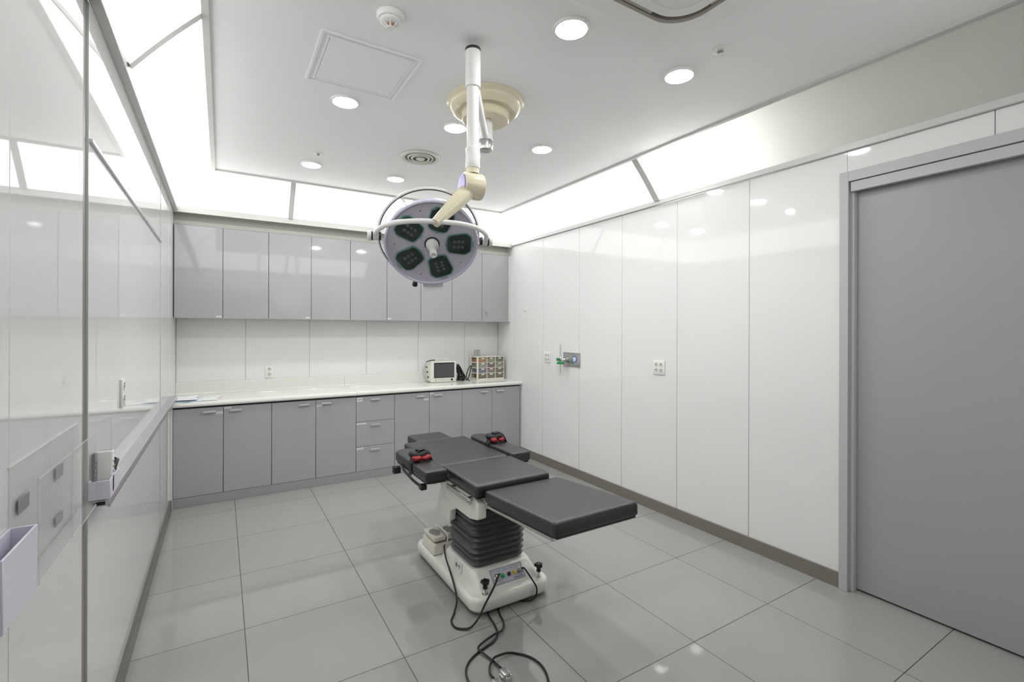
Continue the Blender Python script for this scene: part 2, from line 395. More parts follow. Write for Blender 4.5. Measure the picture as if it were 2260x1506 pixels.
# strip lamp and its white housing behind the right cove sheet
h = MB(); h.box(IX1+.01, XR+.14, YFR, 2.66, 2.98, 3.0); h.box(XR+.12, XR+.14, YFR, 2.66, 2.53, 2.98); h.box(IX1-.01, IX1+.01, YFR, 2.66, 2.842, 3.0)
hp0 = [(IX1+.005, 2.83), (IX1+.005, 3.0), (XR+.14, 3.0), (XR+.14, 2.53), (XR+.005, 2.53)]
h.prism(hp0, 'Y', 2.656, 2.664); h.prism(hp0, 'Y', YFR-.01, YFR)
struct(h.build('trim_12', M['trim']))
tag(MB().cyl((2.96, 2.20, 2.90), (2.96, 2.60, 2.90), .02, n=12).build('strip_lamp', M['tube']), 'fluorescent strip lamp glowing behind the right cove sheet', 'lamp')
# baseboards
struct(MB().box(XR-.012, XR, DY1, 4.73, .0, .087, .0015, 1).build('baseboard_right', M['skirt']))
struct(MB().box(XL, XL+.014, YFR, 4.70, .0, .082, .0015, 1).build('baseboard_left', M['skirtd']))

# sliding door on the right wall
dr = struct(bpy.data.objects.new('door_1', None)); C.objects.link(dr); dr.location = (XR, 0.8, 0)
f = MB(); f.box(XR-.022, XR+.075, DY1-.045, DY1, 0, DTOP, .0015, 1); f.box(XR-.022, XR+.02, YFR, DY1-.045, 2.302, DTOP, .0015, 1)
f.build('door_frame', M['dframe'], dr)
f = MB(); f.box(XR-.012, XR+.015, YFR, DY1-.052, 2.245, 2.298, .001, 1); f.build('track_cover', M['dframe'], dr)
f = MB(); f.box(XR+.045, XR+.075, YFR, DY1-.045, .012, 2.33); f.build('door_panel', M['door'], dr)
f = MB(); f.box(XR+.08, XR+.12, YFR, DY1, 0, 2.5); f.build('door_pocket', M['gap'], dr)

# ---------------------------------------------------------------- ceiling fittings
def downlight(x, y, label):
    t = thing('downlight', label, 'ceiling light', (x, y, ZC-.012), 'round downlights set in the ceiling')
    MB().lathe([(0, .070), (-.0, .0795), (.006, .080), (.013, .078)], (x, y, ZC-.012), (0, 0, 1), 40, False).build('rim', M['plastic'], t)
    MB().lathe([(0, .0001), (.0, .068), (.004, .070)], (x, y, ZC-.010), (0, 0, 1), 40, False).build('lens', M['lamp'], t)
DL = [(1.314, 1.655, 'round glowing downlight nearest the camera, left of the air conditioner corner'),
      (2.035, 1.665, 'round glowing downlight nearest the camera on the right, between air conditioner and right wall'),
      (.614, 2.880, 'round glowing downlight beside the ceiling hatch'),
      (1.310, 2.868, 'round glowing downlight partly hidden by the white lamp column'),
      (2.009, 2.873, 'round glowing downlight to the right of the cream ceiling mount'),
      (.616, 4.122, 'round glowing downlight at the back left, near the small sprinkler'),
      (1.310, 4.123, 'round glowing downlight at the back, just beyond the round air vent')]
for a in DL: downlight(*a)

# access hatch
t = thing('ceiling_hatch', 'white rectangular access hatch in the ceiling', 'hatch', (.615, 2.485, ZC-.006))
hx0, hx1, hy0, hy1 = .378, .852, 2.238, 2.728
m = MB()
for q0, q1, z in ((0, .012, .006), (.03, .040, .004)):
    a0, a1, b0, b1 = hx0+q0, hx1-q0, hy0+q0, hy1-q0; g = q1-q0
    for b in ((a0, a1, b0, b0+g), (a0, a1, b1-g, b1), (a0, a0+g, b0+g, b1-g), (a1-g, a1, b0+g, b1-g)): m.box(*b, ZC-z, ZC-.0005)
m.build('hatch_frame', M['ceil'], t)
MB().box(hx0+.0425, hx1-.0425, hy0+.0425, hy1-.0425, ZC-.003, ZC-.0005).build('hatch_door', M['ceil'], t)

# smoke detector
x, y = .609, 1.991
t = thing('smoke_detector', 'round white smoke detector near the top of the ceiling', 'smoke detector', (x, y, ZC-.05))
MB().lathe([(0, .058), (-.012, .058), (-.022, .052), (-.024, .046)], (x, y, ZC-.0005), (0, 0, 1), 40).build('base', M['plastic'], t)
MB().lathe([(0, .044), (-.008, .042), (-.014, .034), (-.015, .016)], (x, y, ZC-.0245), (0, 0, 1), 36).build('sensor_head', M['plastic'], t)
for k in range(6):
    a = k*math.pi/3+.2; m = MB(); d = Vector((math.cos(a), math.sin(a), 0)); c = Vector((x, y, 0))
    m.tube([c+d*.030+Vector((0, 0, ZC-.039)), c+d*.014+Vector((0, 0, ZC-.052))], .003, 6).build('fin', M['plastic'], t)
MB().lathe([(0, .015), (-.013, .013)], (x, y, ZC-.0400), (0, 0, 1), 12).build('sensor_element', M['copper'], t)
MB().lathe([(0, .016), (-.004, .016)], (x, y, ZC-.0535), (0, 0, 1), 20).build('cap', M['plastic'], t)

def sprinkler(x, y, label, r):
    t = thing('sprinkler_head', label, 'sprinkler', (x, y, ZC-.03))
    MB().lathe([(0, r), (-.003, r), (-.006, r*.6), (-.006, r*.35)], (x, y, ZC-.0005), (0, 0, 1), 28).build('cover_plate', M['plastic'], t)
    MB().lathe([(0, r*.32), (-.014, r*.30), (-.014, .001)], (x, y, ZC-.0068), (0, 0, 1), 20).build('nozzle', M['taupe'], t)
    MB().lathe([(0, r*.42), (-.002, r*.42)], (x, y, ZC-.0213), (0, 0, 1), 20).build('deflector', M['plastic'], t)
sprinkler(2.024, 1.417, 'small ceiling sprinkler to the right of the air conditioner', .038)
sprinkler(.622, 3.84, 'small ceiling sprinkler next to the back left downlight', .028)

# round air diffuser
x, y = 1.311, 3.512
t = thing('air_vent', 'round louvered air vent with concentric rings in the ceiling', 'vent', (x, y, ZC-.02))
MB().lathe([(-.002, .118), (0, .110), (.002, .002)], (x, y, ZC-.004), (0, 0, 1), 40, False).build('vent_duct', M['ventd'], t)
for k, (ra, rb) in enumerate(((.118, .150), (.088, .100), (.058, .074), (.0, .036))):
    z = ZC-.006-.003*k
    prof = [(.001, max(ra, .001)), (-.004, max(ra, .001)), (-.009+.002*(k == 0), rb-.006), (0.004, rb)] if ra else [(.004, .001), (-.006, .001), (-.006, .028), (.002, .036)]
    MB().lathe(prof, (x, y, z), (0, 0, 1), 48, False).build('vent_ring', M['vent'], t)

# cassette air conditioner
ax0, ax1, ay0, ay1 = .838, 1.785, .54, 1.487; acx, acy = (ax0+ax1)/2, (ay0+ay1)/2
t = thing('air_conditioner', 'square white ceiling cassette air conditioner cut by the top edge', 'air conditioner', (acx, acy, ZC-.03))
def rr_ring(m, h0, h1, ra, rb, za0, za1, zb0, zb1):
    P = lambda h, r, z: [Vector((acx+p[0], acy+p[1], z)) for p in rrect(-h, h, -h, h, r, 10)]
    m.ring_loft([P(h0, ra, za1), P(h0, ra, za0), P(h1, rb, zb0), P(h1, rb, zb1)], False, False)
m = MB(); rr_ring(m, .4735, .385, .02, .15, ZC-.022, ZC-.001, ZC-.030, ZC-.010); m.build('outer_panel', M['acwhite'], t)
m = MB(); rr_ring(m, .384, .3725, .15, .146, ZC-.0295, ZC-.012, ZC-.026, ZC-.012); m.build('louver_rim', M['louver'], t)
MB().prism([(acx+a, acy+b) for a, b in rrect(-.372, .372, -.372, .372, .146, 10)], 'Z', ZC-.012, ZC-.010).build('louver_slot', M['dark'], t)
m = MB(); rr_ring(m, .345, .300, .135, .11, ZC-.034, ZC-.0125, ZC-.036, ZC-.0125); m.build('inner_frame', M['acwhite'], t)
MB().prism([(acx+a, acy+b) for a, b in rrect(-.299, .299, -.299, .299, .11, 10)], 'Z', ZC-.0355, ZC-.013).build('front_panel', M['acwhite'], t)
for k in range(4):
    R = Matrix.Translation((acx, acy, 0)) @ Matrix.Rotation(k*math.pi/2, 4, 'Z')
    MB().box(.349, .368, -.20, .20, ZC-.026, ZC-.023, .001, 1, mtx=R).build('louver', M['louver'], t)
for k in range(18):
    yy = acy-.20+k*.0235; MB().box(acx-.2, acx+.2, yy, yy+.012, ZC-.040, ZC-.036).build('grille_slat', M['grille'], t)

# ---------------------------------------------------------------- wall cabinets
ux = [-.348, .011, .376, .746, 1.116, 1.490, 1.866, 2.238, 2.622, 2.985]
UZ0, UZ1 = 1.561, 2.366
def sticker(x0, z0, w, h, y, parent):
    s = MB().box(x0, x0+w, y-.0012, y, z0, z0+h).build('label_sticker', M['label'], parent)
    MB().box(x0+w*.12, x0+w*.88, y-.0016, y-.0012, z0+h*.38, z0+h*.62).build('printed_line', M['ink'], parent if parent.parent and parent.parent.parent else s)
    return s
def wall_cabinet(i0, i1, label):
    x0, x1 = ux[i0], ux[i1]
    t = thing('wall_cabinet', label, 'cabinet', ((x0+x1)/2, (YU+YB)/2, UZ0), 'row of grey wall cabinets')
    MB().box(x0+.001, x1-.001, YU+.021, YB-.02, UZ0+.001, UZ1).build('body', M['carcass'], t)
    for i in range(i0, i1):
        d = MB().box(ux[i]+.0022, ux[i+1]-.0022, YU, YU+.019, UZ0, UZ1-.002, .001, 1).build('door', M['grey'], t)
        if i == 0: sticker(ux[1]-.052, UZ0+.008, .040, .014, YU, d)
        if i == 2: sticker(ux[3]-.050, UZ0+.008, .036, .014, YU, d)
        if i == 5: sticker(ux[5]+.008, UZ0+.012, .036, .012, YU, d)
        if i == 8:
            lk = MB().cyl((2.672, YU, 1.690), (2.672, YU-.012, 1.690), .009, n=20, bev=.001).build('lock', M['chrome'], t)
            m = MB(); m.cyl((2.672, YU-.0122, 1.690), (2.672, YU-.022, 1.690), .004, n=12)
            m.tube([(2.672, YU-.020, 1.684), (2.680, YU-.018, 1.655), (2.683, YU-.016, 1.632)], .003, 6)
            lab(m.build('key', M['steel'], lk), 'key hanging in the lock')
wall_cabinet(0, 2, 'grey gloss wall cabinet, leftmost of the upper row, against the left wall')
wall_cabinet(2, 4, 'grey gloss wall cabinet, second pair of upper doors from the left')
wall_cabinet(4, 6, 'grey gloss wall cabinet, third pair of upper doors, partly behind the surgical lamp')
wall_cabinet(6, 8, 'grey gloss wall cabinet right of the surgical lamp, second from the right wall')
wall_cabinet(8, 9, 'single-door grey wall cabinet with a key in its lock, at the right wall')
struct(MB().box(2.9865, XR, YU+.004, YB, UZ0, UZ1, .001, 1).build('trim_13', M['carcass']))

# ---------------------------------------------------------------- base cabinets
bx = [-.334, .017, .384, .752, 1.118, 1.499, 1.870, 2.251, 2.625, 2.995]
DZ0, DZ1 = .079, .806
def pull(xc, z, parent):
    m = MB(); m.box(xc-.045, xc+.045, YF-.026, YF-.0175, z-.008, z+.008, .0015, 1)
    for s in (-1, 1): m.box(xc+s*.038-.004, xc+s*.038+.004, YF-.018, YF, z-.004, z+.004)
    return m.build('handle', M['handle'], parent)
def base_cabinet(i0, i1, label, hx):
    x0, x1 = bx[i0], bx[i1]
    t = thing('base_cabinet', label, 'cabinet', ((x0+x1)/2, (YF+YB)/2, 0), 'row of grey base cabinets')
    MB().box(x0+.001, x1-.001, YF+.022, YB-.02, .0, DZ1+.012).build('body', M['gap'], t)
    for i, h in zip(range(i0, i1), hx):
        d = MB().box(bx[i]+.002, bx[i+1]-.002, YF, YF+.019, DZ0+.001, DZ1, .001, 1).build('door', M['grey'], t)
        pull(h, .772, d); ST = {0: (bx[1]-.052, .748, .044, .018), 1: (bx[1]+.006, .786, .050, .014), 3: (bx[3]+.006, .742, .048, .016), 5: (bx[6]-.060, .725, .050, .016), 6: (bx[6]+.006, .780, .042, .016)}.get(i)
        if ST: sticker(ST[0], ST[1], ST[2], ST[3], YF, d)
    MB().box(x0, x1, YF+.001, YF+.019, .001, DZ0-.0015).build('kickboard', M['kick'], t)
    return t
base_cabinet(0, 2, 'grey two-door base cabinet at the left wall under folded packets', (-.084, .109))
base_cabinet(2, 4, 'grey two-door base cabinet just left of the drawer unit', (.650, .842))
base_cabinet(5, 7, 'grey two-door base cabinet just right of the drawer unit', (1.766, 1.962))
base_cabinet(7, 9, 'grey two-door base cabinet at the right wall under the small drawer organizer', (2.516, 2.720))
t = thing('drawer_cabinet', 'grey base unit with three drawers, in the middle of the lower row', 'cabinet', (1.308, 5, 0))
MB().box(bx[4]+.001, bx[5]-.001, YF+.022, YB-.02, 0, DZ1+.012).build('body', M['gap'], t)
for z0, z1, hz, (lw_, lh) in ((.563, DZ1, .776, (.052, .034)), (.321, .560, .528, (.088, .014)), (DZ0+.001, .318, .284, (.060, .016))):
    d = MB().box(bx[4]+.002, bx[5]-.002, YF, YF+.019, z0, z1, .001, 1).build('drawer', M['grey'], t)
    pull(1.300, hz, d); sticker(bx[4]+.007, z1-lh-.010, lw_, lh, YF, d)
MB().box(bx[4], bx[5], YF+.001, YF+.019, .001, DZ0-.0015).build('kickboard', M['kick'], t)
struct(MB().box(bx[9]+.001, XR-.001, YF+.002, YB, 0, DZ1+.012).build('trim_14', M['kick']))
struct(MB().box(XL+.0005, bx[0]-.001, YF+.002, YB-.02, 0, DZ1+.012).build('trim_15', M['carcass']))

# worktop in two slabs with upstand
def worktop(x0, x1, label):
    t = thing('worktop', label, 'countertop', ((x0+x1)/2, 5, .822))
    prof = [(YF-.012, .8215), (YF-.024, .828), (YF-.026, .840), (YF-.022, .854), (YF-.008, .862), (YB-.0015, .862), (YB-.0015, .8215)]
    MB().prism(prof, 'X', x0, x1).build('slab', M['counter'], t)
worktop(XL+.001, 1.119, 'long cream worktop slab left of the joint, under the folded packets')
worktop(1.121, XR-.001, 'long cream worktop slab right of the joint, holding the monitor')
def backsplash(x0, x1, label):
    prof = [(YB-.042, .8625), (YB-.035, .866), (YB-.031, .880), (YB-.030, .968), (YB-.027, .972), (YB-.0015, .972), (YB-.0015, .8625)]
    tag(MB().prism(prof, 'X', x0, x1).build('backsplash', M['counter']), label, 'backsplash')
backsplash(XL+.001, 1.119, 'low cream backsplash strip along the back wall, left of the joint')
backsplash(1.121, XR-.001, 'low cream backsplash strip behind the monitor, right of the joint')

# ---------------------------------------------------------------- sockets and small wall items
def socket_cluster(m1, m2, fn, pts, r):
    for a, b in pts:
        m1.append((a, b, r))
def outlet(label, org, ax, nrm, w, h, pts, r=.016, name='power_outlet'):
    """org centre on wall, ax = horizontal dir, nrm = out of wall"""
    org = Vector(org); ax = Vector(ax); nrm = Vector(nrm); up = Vector((0, 0, 1))
    t = thing(name, label, 'outlet', org)
    Mx = Matrix((( *[ax.x, up.x, nrm.x], org.x), (ax.y, up.y, nrm.y, org.y), (ax.z, up.z, nrm.z, org.z), (0, 0, 0, 1)))
    MB().box(-w/2, w/2, -h/2, h/2, 0, .009, .003, 2, mtx=Mx).build('cover_plate', M['outlet'], t)
    for a, b in pts:
        P = lambda x, y, z: Mx @ Vector((x, y, z))
        s = MB().lathe([(0, r), (.0015, r), (.0005, r*.8), (.0005, .0005)], P(a, b, .009), nrm, 24, False).build('socket', M['shadow'], t)
        m = MB()
        for sx in (-1, 1): m.cyl(P(a+sx*r*.42, b, .0093), P(a+sx*r*.42, b, .0105), r*.17, n=8)
        m.build('pin_hole', M['slot'], s)
        MB().box(a-r*.2, a+r*.2, b+r*.55, b+r*.85, .0098, .0115, mtx=Mx).build('earth_clip', M['slot'], s)
outlet('white double socket on the back wall above the left worktop', (.407, YB, 1.042), (1, 0, 0), (0, -1, 0), .072, .116, ((0, .026), (0, -.026)), .018)
outlet('small four-hole wall socket on the right wall, left of the oxygen outlet', (XR, 4.191, 1.168), (0, -1, 0), (-1, 0, 0), .105, .112, ((-.022, .022), (.022, .022), (-.022, -.022), (.022, -.022)), .016)
outlet('four-way white socket on the right wall, right of the oxygen outlet', (XR, 2.655, 1.164), (0, -1, 0), (-1, 0, 0), .120, .114, ((-.024, .022), (.024, .022), (-.024, -.026), (.024, -.026)), .017)
outlet('white double socket on the left glass wall above the marker tray', (XL, 2.522, 1.200), (0, 1, 0), (1, 0, 0), .075, .118, ((0, .027), (0, -.027)), .018)
tag(MB().lathe([(0, .012), (.006, .012), (.010, .006), (.024, .006), (.028, .011), (.034, .009)], (XR, 4.624, 1.693), (-1, 0, 0), 20).build('wall_hook', M['ivory2']), 'small round cream hook on the right wall near the cabinets', 'hook')
tag(MB().lathe([(0, .010), (.004, .010), (.007, .004), (.016, .004)], (.977, YB, 1.272), (0, -1, 0), 16).build('wall_hook', M['plastic']), 'tiny white hook on the back wall above the worktop', 'hook')

# medical gas outlet plate + flowmeter
t = thing('gas_outlet_plate', 'steel medical gas outlet plate with a blue ring on the right wall', 'gas outlet', (XR, 3.775, 1.17))
MB().box(XR-.012, XR, 3.643, 3.775, 1.096, 1.238, .003, 2).build('face_plate', M['steel'], t)
MB().box(XR-.012, XR, 3.777, 3.905, 1.096, 1.238, .003, 2).build('face_plate', M['steel'], t)
MB().lathe([(0, .036), (.004, .036), (.005, .026), (.003, .024)], (XR-.0122, 3.717, 1.172), (-1, 0, 0), 32, False).build('blue_ring', M['bluep'], t)
m = MB().lathe([(0, .023), (.006, .022), (.007, .010), (.012, .009)], (XR-.0122, 3.717, 1.172), (-1, 0, 0), 24); m.build('connector', M['plastic'], t)
MB().cyl((XR-.025, 3.717, 1.172), (XR-.026, 3.717, 1.172), .005, n=12).build('connector_hole', M['black'], t)
MB().lathe([(0, .030), (.006, .030), (.010, .018), (.02, .016)], (XR-.0122, 3.84, 1.165), (-1, 0, 0), 24).build('connector', M['steel'], t)
fx, fy = XR-.080, 3.862
t = thing('oxygen_flowmeter', 'oxygen flowmeter with green cap and clear humidifier bottle on the gas plate', 'flowmeter', (fx, fy, 1.0))
MB().tube([(XR-.033, 3.84, 1.165), (fx, fy, 1.165)], .009, 12).build('inlet_pipe', M['chrome'], t)
MB().cyl((fx, fy, 1.150), (fx, fy, 1.185), .014, n=20, bev=.002).build('valve_body', M['chrome'], t)
MB().lathe([(0, .012), (.004, .014), (.07, .013), (.115, .012), (.135, .004)], (fx, fy, 1.1855), (0, 0, 1), 20).build('flow_tube', M['jar'], t)
MB().cyl((fx, fy, 1.205), (fx, fy, 1.320), .003, n=8).build('flow_scale', M['ink'], t)
MB().lathe([(0, .036), (.018, .037), (.022, .030), (.030, .018)], (fx, fy, 1.119), (0, 0, 1), 32).build('bottle_cap', M['greenp'], t)
MB().cyl((fx-.012, fy, 1.167), (fx-.040, fy+.004, 1.167), .013, .016, n=16).build('control_knob', M['greenp'], t)
MB().lathe([(0, .002), (0, .026), (.006, .030), (.10, .034), (.118, .034)], (fx, fy, 1.0), (0, 0, 1), 32, False).build('humidifier_bottle', M['jar'], t)
MB().cyl((fx, fy, 1.02), (fx, fy, 1.118), .0035, n=8).build('dip_tube', M['slot'], t)

# ---------------------------------------------------------------- left wall: board, marker tray, holders
t = thing('whiteboard', 'glass whiteboard on the left wall framed by aluminium strips and a tray', 'whiteboard', (XL, 2.95, .90))
MB().box(XL, XL+.009, 1.948, 3.965, 2.046, 2.058, .001, 1).build('top_rail', M['alu'], t)
tr = MB().prism([(XL, .905), (-.306, .905), (-.303, .908), (-.303, .926), (-.307, .930), (-.310, .924), (XL, .924)], 'Y', 1.953, 4.70).build('marker_tray', M['alu'], t)
MB().box(-.3045, -.3022, 1.9532, 4.70, .900, .9075).build('tray_lip', M['taupe'], t)
MB().box(XL+.008, -.312, 1.9522, 1.9528, .909, .920).build('tray_hollow_shade', M['black'], t)  # black plate stands in for the shade inside the hollow tray end
# milky pen box standing on the tray
def open_box(m, x0, x1, y0, y1, z0, z1, w):
    m.box(x0, x1, y0, y0+w, z0, z1, .0008, 1); m.box(x0, x1, y1-w, y1, z0, z1, .0008, 1)
    m.box(x0, x0+w, y0+w, y1-w, z0, z1, .0008, 1); m.box(x1-w, x1, y0+w, y1-w, z0, z1, .0008, 1); m.box(x0+w, x1-w, y0+w, y1-w, z0, z0+w)
m = MB(); open_box(m, XL+.001, -.297, 1.936, 2.092, .9305, .989, .004)
tag(m.build('pen_box', M['milk']), 'small milky acrylic box holding remotes and markers on the marker tray', 'box')
def remote(cx, cy, z0, h, w, d, lean, dark, label):
    R = Matrix.Translation((cx, cy, z0)) @ Matrix.Rotation(lean, 4, 'X')
    t = thing('remote_control', label, 'remote control', (cx, cy, z0))
    MB().box(-d/2, d/2, -w/2, w/2, 0, h, .006, 3, mtx=R).build('casing', M['black'] if dark else M['plastic'], t)
    for k in range(4):
        for j in (-1, 1): MB().box(d/2, d/2+.0015, j*w*.22-.004, j*w*.22+.004, h*.72-k*.016, h*.72-k*.016+.006, .0005, 1, mtx=R).build('button', M['tape'], t)
    MB().box(-d/2+.003, d/2-.003, -w/2+.006, w/2-.006, h+.0002, h+.001, mtx=R).build('infrared_window', M['tape'], t)
remote(-.318, 1.985, .936, .138, .030, .042, -.05, False, 'white remote control standing in the milky pen box')
remote(-.345, 1.975, .936, .134, .030, .006, -.05, True, 'thin black remote control behind the white one in the pen box')
def marker(a, b, label):
    a = Vector(a); b = Vector(b); t = thing('marker_pen', label, 'marker', a); d = (b-a); c = a+d*.64
    MB().cyl(a, c-d*.004, .0068, n=16, bev=.001).build('barrel', M['plastic'], t); MB().cyl(c, b, .0085, n=16, bev=.002).build('cap', M['black'], t)
marker((-.318, 2.005, .945), (-.304, 2.086, 1.022), 'black-capped marker leaning forward over the edge of the pen box')
marker((-.325, 2.040, .937), (-.308, 2.060, 1.035), 'black-capped marker upright behind the other in the pen box')
# acrylic document holders
def holder(y0, y1, label):
    t = thing('document_holder', label, 'document holder', (XL, (y0+y1)/2, .95))
    MB().quad((XL+.0030, y0-.012, .945), (XL+.0030, y1+.004, .945), (XL+.0030, y1+.004, 1.194), (XL+.0030, y0-.012, 1.194)).build('back_plate', M['acry'], t)
    MB().box(XL+.0008, XL+.0034, y0-.012, y1+.004, 1.1942, 1.1962).build('top_edge', M['acryedge'], t)
    MB().box(-.313, -.310, y0, y1, .952, 1.166).build('front_plate', M['acry'], t)
    MB().box(XL+.0038, -.3135, y0+.001, y1-.001, .952, .955).build('bottom_plate', M['acry'], t)
    m = MB(); m.box(-.3098, -.3090, y0, y1, .9515, .9545); m.box(-.3098, -.3090, y0, y0+.003, .9545, 1.166); m.box(-.3098, -.3090, y0+.003, y1, 1.1635, 1.166)
    m.build('polished_edge', M['acryedge'], t)
    for z0, z1 in ((1.090, 1.120), (.975, 1.000)): MB().box(XL+.0040, XL+.0048, y0+.03, y0+.095, z0, z1).build('tape_strip', M['tape'], t)
holder(1.302, 1.545, 'clear acrylic document holder next to the white milky box, nearer the camera')
holder(1.556, 1.812, 'clear acrylic document holder beside the taupe strip, farther from the camera')
m = MB(); open_box(m, XL+.001, -.310, 1.118, 1.296, .952, 1.078, .004)
tag(m.build('pamphlet_box', M['milk']), 'tall milky white acrylic box on the left wall at the picture edge', 'box')

# ---------------------------------------------------------------- things on the worktop
# patient monitor
t = thing('patient_monitor', 'boxy off-white patient monitor with dark screen on the worktop', 'monitor', (2.17, 5.13, .862))
Rm = Matrix.Translation((2.170, 5.045, .864)) @ Matrix.Rotation(-.06, 4, 'Z')
bxm = lambda *a, **k: MB().box(*a, mtx=Rm, **k)
bxm(-.155, .155, 0, .030, 0, .238, bev=.010, seg=3).build('front_bezel', M['pearl'], t)
bxm(-.160, .148, .0305, .175, .004, .232, bev=.014, seg=3).build('casing', M['pearl'], t)
bxm(-.116, .128, -.0015, -.0001, .050, .224, bev=.0005, seg=1).build('screen_frame', M['black'], t)
bxm(-.107, .120, -.0030, -.0016, .058, .212).build('screen', M['screen'], t)
for k in range(7): bxm(-.060+k*.019, -.053+k*.019, -.0025, -.0001, .026, .033).build('key', M['tape'], t)
m = MB(); m.lathe([(0, .012), (-.008, .011), (-.008, .001)], Rm @ Vector((.098, -.0002, .028)), Rm.to_3x3() @ Vector((0, 1, 0)), 20); m.build('dial', M['black'], t)
bxm(-.100, -.094, -.0025, -.0001, .020, .034).build('indicator', M['black'], t)
m = MB(); m.tube([Rm @ Vector(p) for p in spline([(-.07, .09, .2325), (-.07, .09, .255), (-.055, .09, .262), (.045, .09, .262), (.06, .09, .255), (.06, .09, .2325)], 5)], .005, 8)
m.build('carry_handle', M['pearl'], t)
for k in range(3):
    m = MB(); m.cyl(Rm @ Vector((-.1602, .06+k*.03, .06+.055*k)), Rm @ Vector((-.172, .06+k*.03, .06+.055*k)), .009, n=14); m.build('socket', M['black'], t)
def cable(name, pts, r, label, m=None, k=7, cat='cable'):
    return tag(MB().tube(spline(pts, k), r, 8).build(name, m or M['rubber']), label, cat)
cable('sensor_cable', [(1.995, 5.12, 1.085), (1.97, 5.13, 1.04), (1.952, 5.13, .97), (1.965, 5.10, .915), (1.998, 5.10, .918)], .0022, 'thin grey sensor leads drooping at the left side of the monitor', M['tape'])
m = MB(); m.tube(spline([(1.955, 5.03, 1.104), (2.0, 5.06, 1.1115), (2.05, 5.09, 1.116), (2.09, 5.12, 1.113)], 6), .0055, 8)
tag(m.build('probe', M['black']), 'black finger probe lying across the top left corner of the monitor', 'probe')
pts = []
random.seed(3)
for k in range(64):
    a = k*1.15; r = .035+.022*random.random()
    fx_ = random.random(); hgt = .17*(1-fx_)**1.3+.05; pts.append((2.352+.105*fx_, 5.06+.07*random.random(), .870+hgt*(.5+.5*math.sin(a))))
cable('power_cable', pts, .0048, 'tangled heap of black cables between the monitor and the drawer organizer', k=4)
cable('power_cable', [(2.345, 5.07, 1.05), (2.37, 5.07, 1.00), (2.41, 5.07, .93), (2.455, 5.05, .875), (2.475, 5.03, .90), (2.505, 5.03, 1.00), (2.515, 5.03, 1.035), (2.49, 5.03, 1.03), (2.46, 5.03, .97), (2.45, 5.03, .90), (2.47, 4.99, .869)], .006, 'black power cord looped upright beside the drawer organizer')
# small drawer organizer
ox0, ox1, oy0, oy1, oz0, oz1 = 2.600, 2.972, 5.045, 5.235, .8625, 1.142
t = thing('drawer_organizer', 'ivory plastic organizer with twelve small clear drawers on the worktop', 'organizer', ((ox0+ox1)/2, (oy0+oy1)/2, oz0))
m = MB(); fr = .010
m.box(ox0, ox1, oy0, oy1, oz1-.010, oz1, .001, 1); m.box(ox0, ox1, oy0, oy1, oz0, oz0+.018, .001, 1); m.box(ox0, ox1, oy1-.004, oy1, oz0+.018, oz1-.01)
m.box(ox1-.006, ox1, oy0, oy1-.004, oz0+.018, oz1-.01); cw = (ox1-ox0-.022)/3; rh = (oz1-oz0-.028)/4
m.box(ox0, ox0+.016, oy0, oy0+.02, oz0+.018, oz1-.01); m.box(ox0, ox0+.006, oy1-.03, oy1-.004, oz0+.018, oz1-.01)
for r in range(1, 4): z = oz0+.018+r*rh; m.box(ox0+.016, ox1-.006, oy0, oy1-.004, z-.003, z+.003); m.box(ox0, ox0+.006, oy0+.02, oy1-.03, z-.005, z+.005)
for c in range(1, 3): x = ox0+.016+c*cw; m.box(x-.003, x+.003, oy0, oy1-.004, oz0+.018, oz1-.01)
m.build('casing', M['ivory2'], t)
k = 0
for r in range(3, -1, -1):
    for c in range(3):
        x0 = ox0+.016+c*cw+.0045; x1 = x0+cw-.009; z0 = oz0+.018+r*rh+.0045; z1 = z0+rh-.009
        d = MB().box(x0, x1, oy0+.002, oy0+.005, z0, z1).build('drawer', M['drawer'], t)
        MB().box(x0+.003, x1-.003, oy0+.010, oy0+.12, z0+.002, z0+(z1-z0)*.8).build('contents', CONT[k], d)
        MB().box((x0+x1)/2-.020, (x0+x1)/2+.020, oy0-.002, oy0+.0015, z1-.016, z1-.003, .0008, 1).build('label_tab', M['ivory2'], d); k += 1
m = MB()
jx, jy = 2.652, 5.155
t = thing('steel_jar', 'small round stainless steel jar with lid on top of the drawer organizer', 'jar', (jx, jy, oz1))
MB().lathe([(0, .036), (.002, .038), (.058, .038)], (jx, jy, oz1+.0005), (0, 0, 1), 36).build('body', M['steel'], t)
MB().lathe([(0, .0395), (.018, .0395), (.020, .036)], (jx, jy, oz1+.059), (0, 0, 1), 36).build('lid', M['steel'], t)
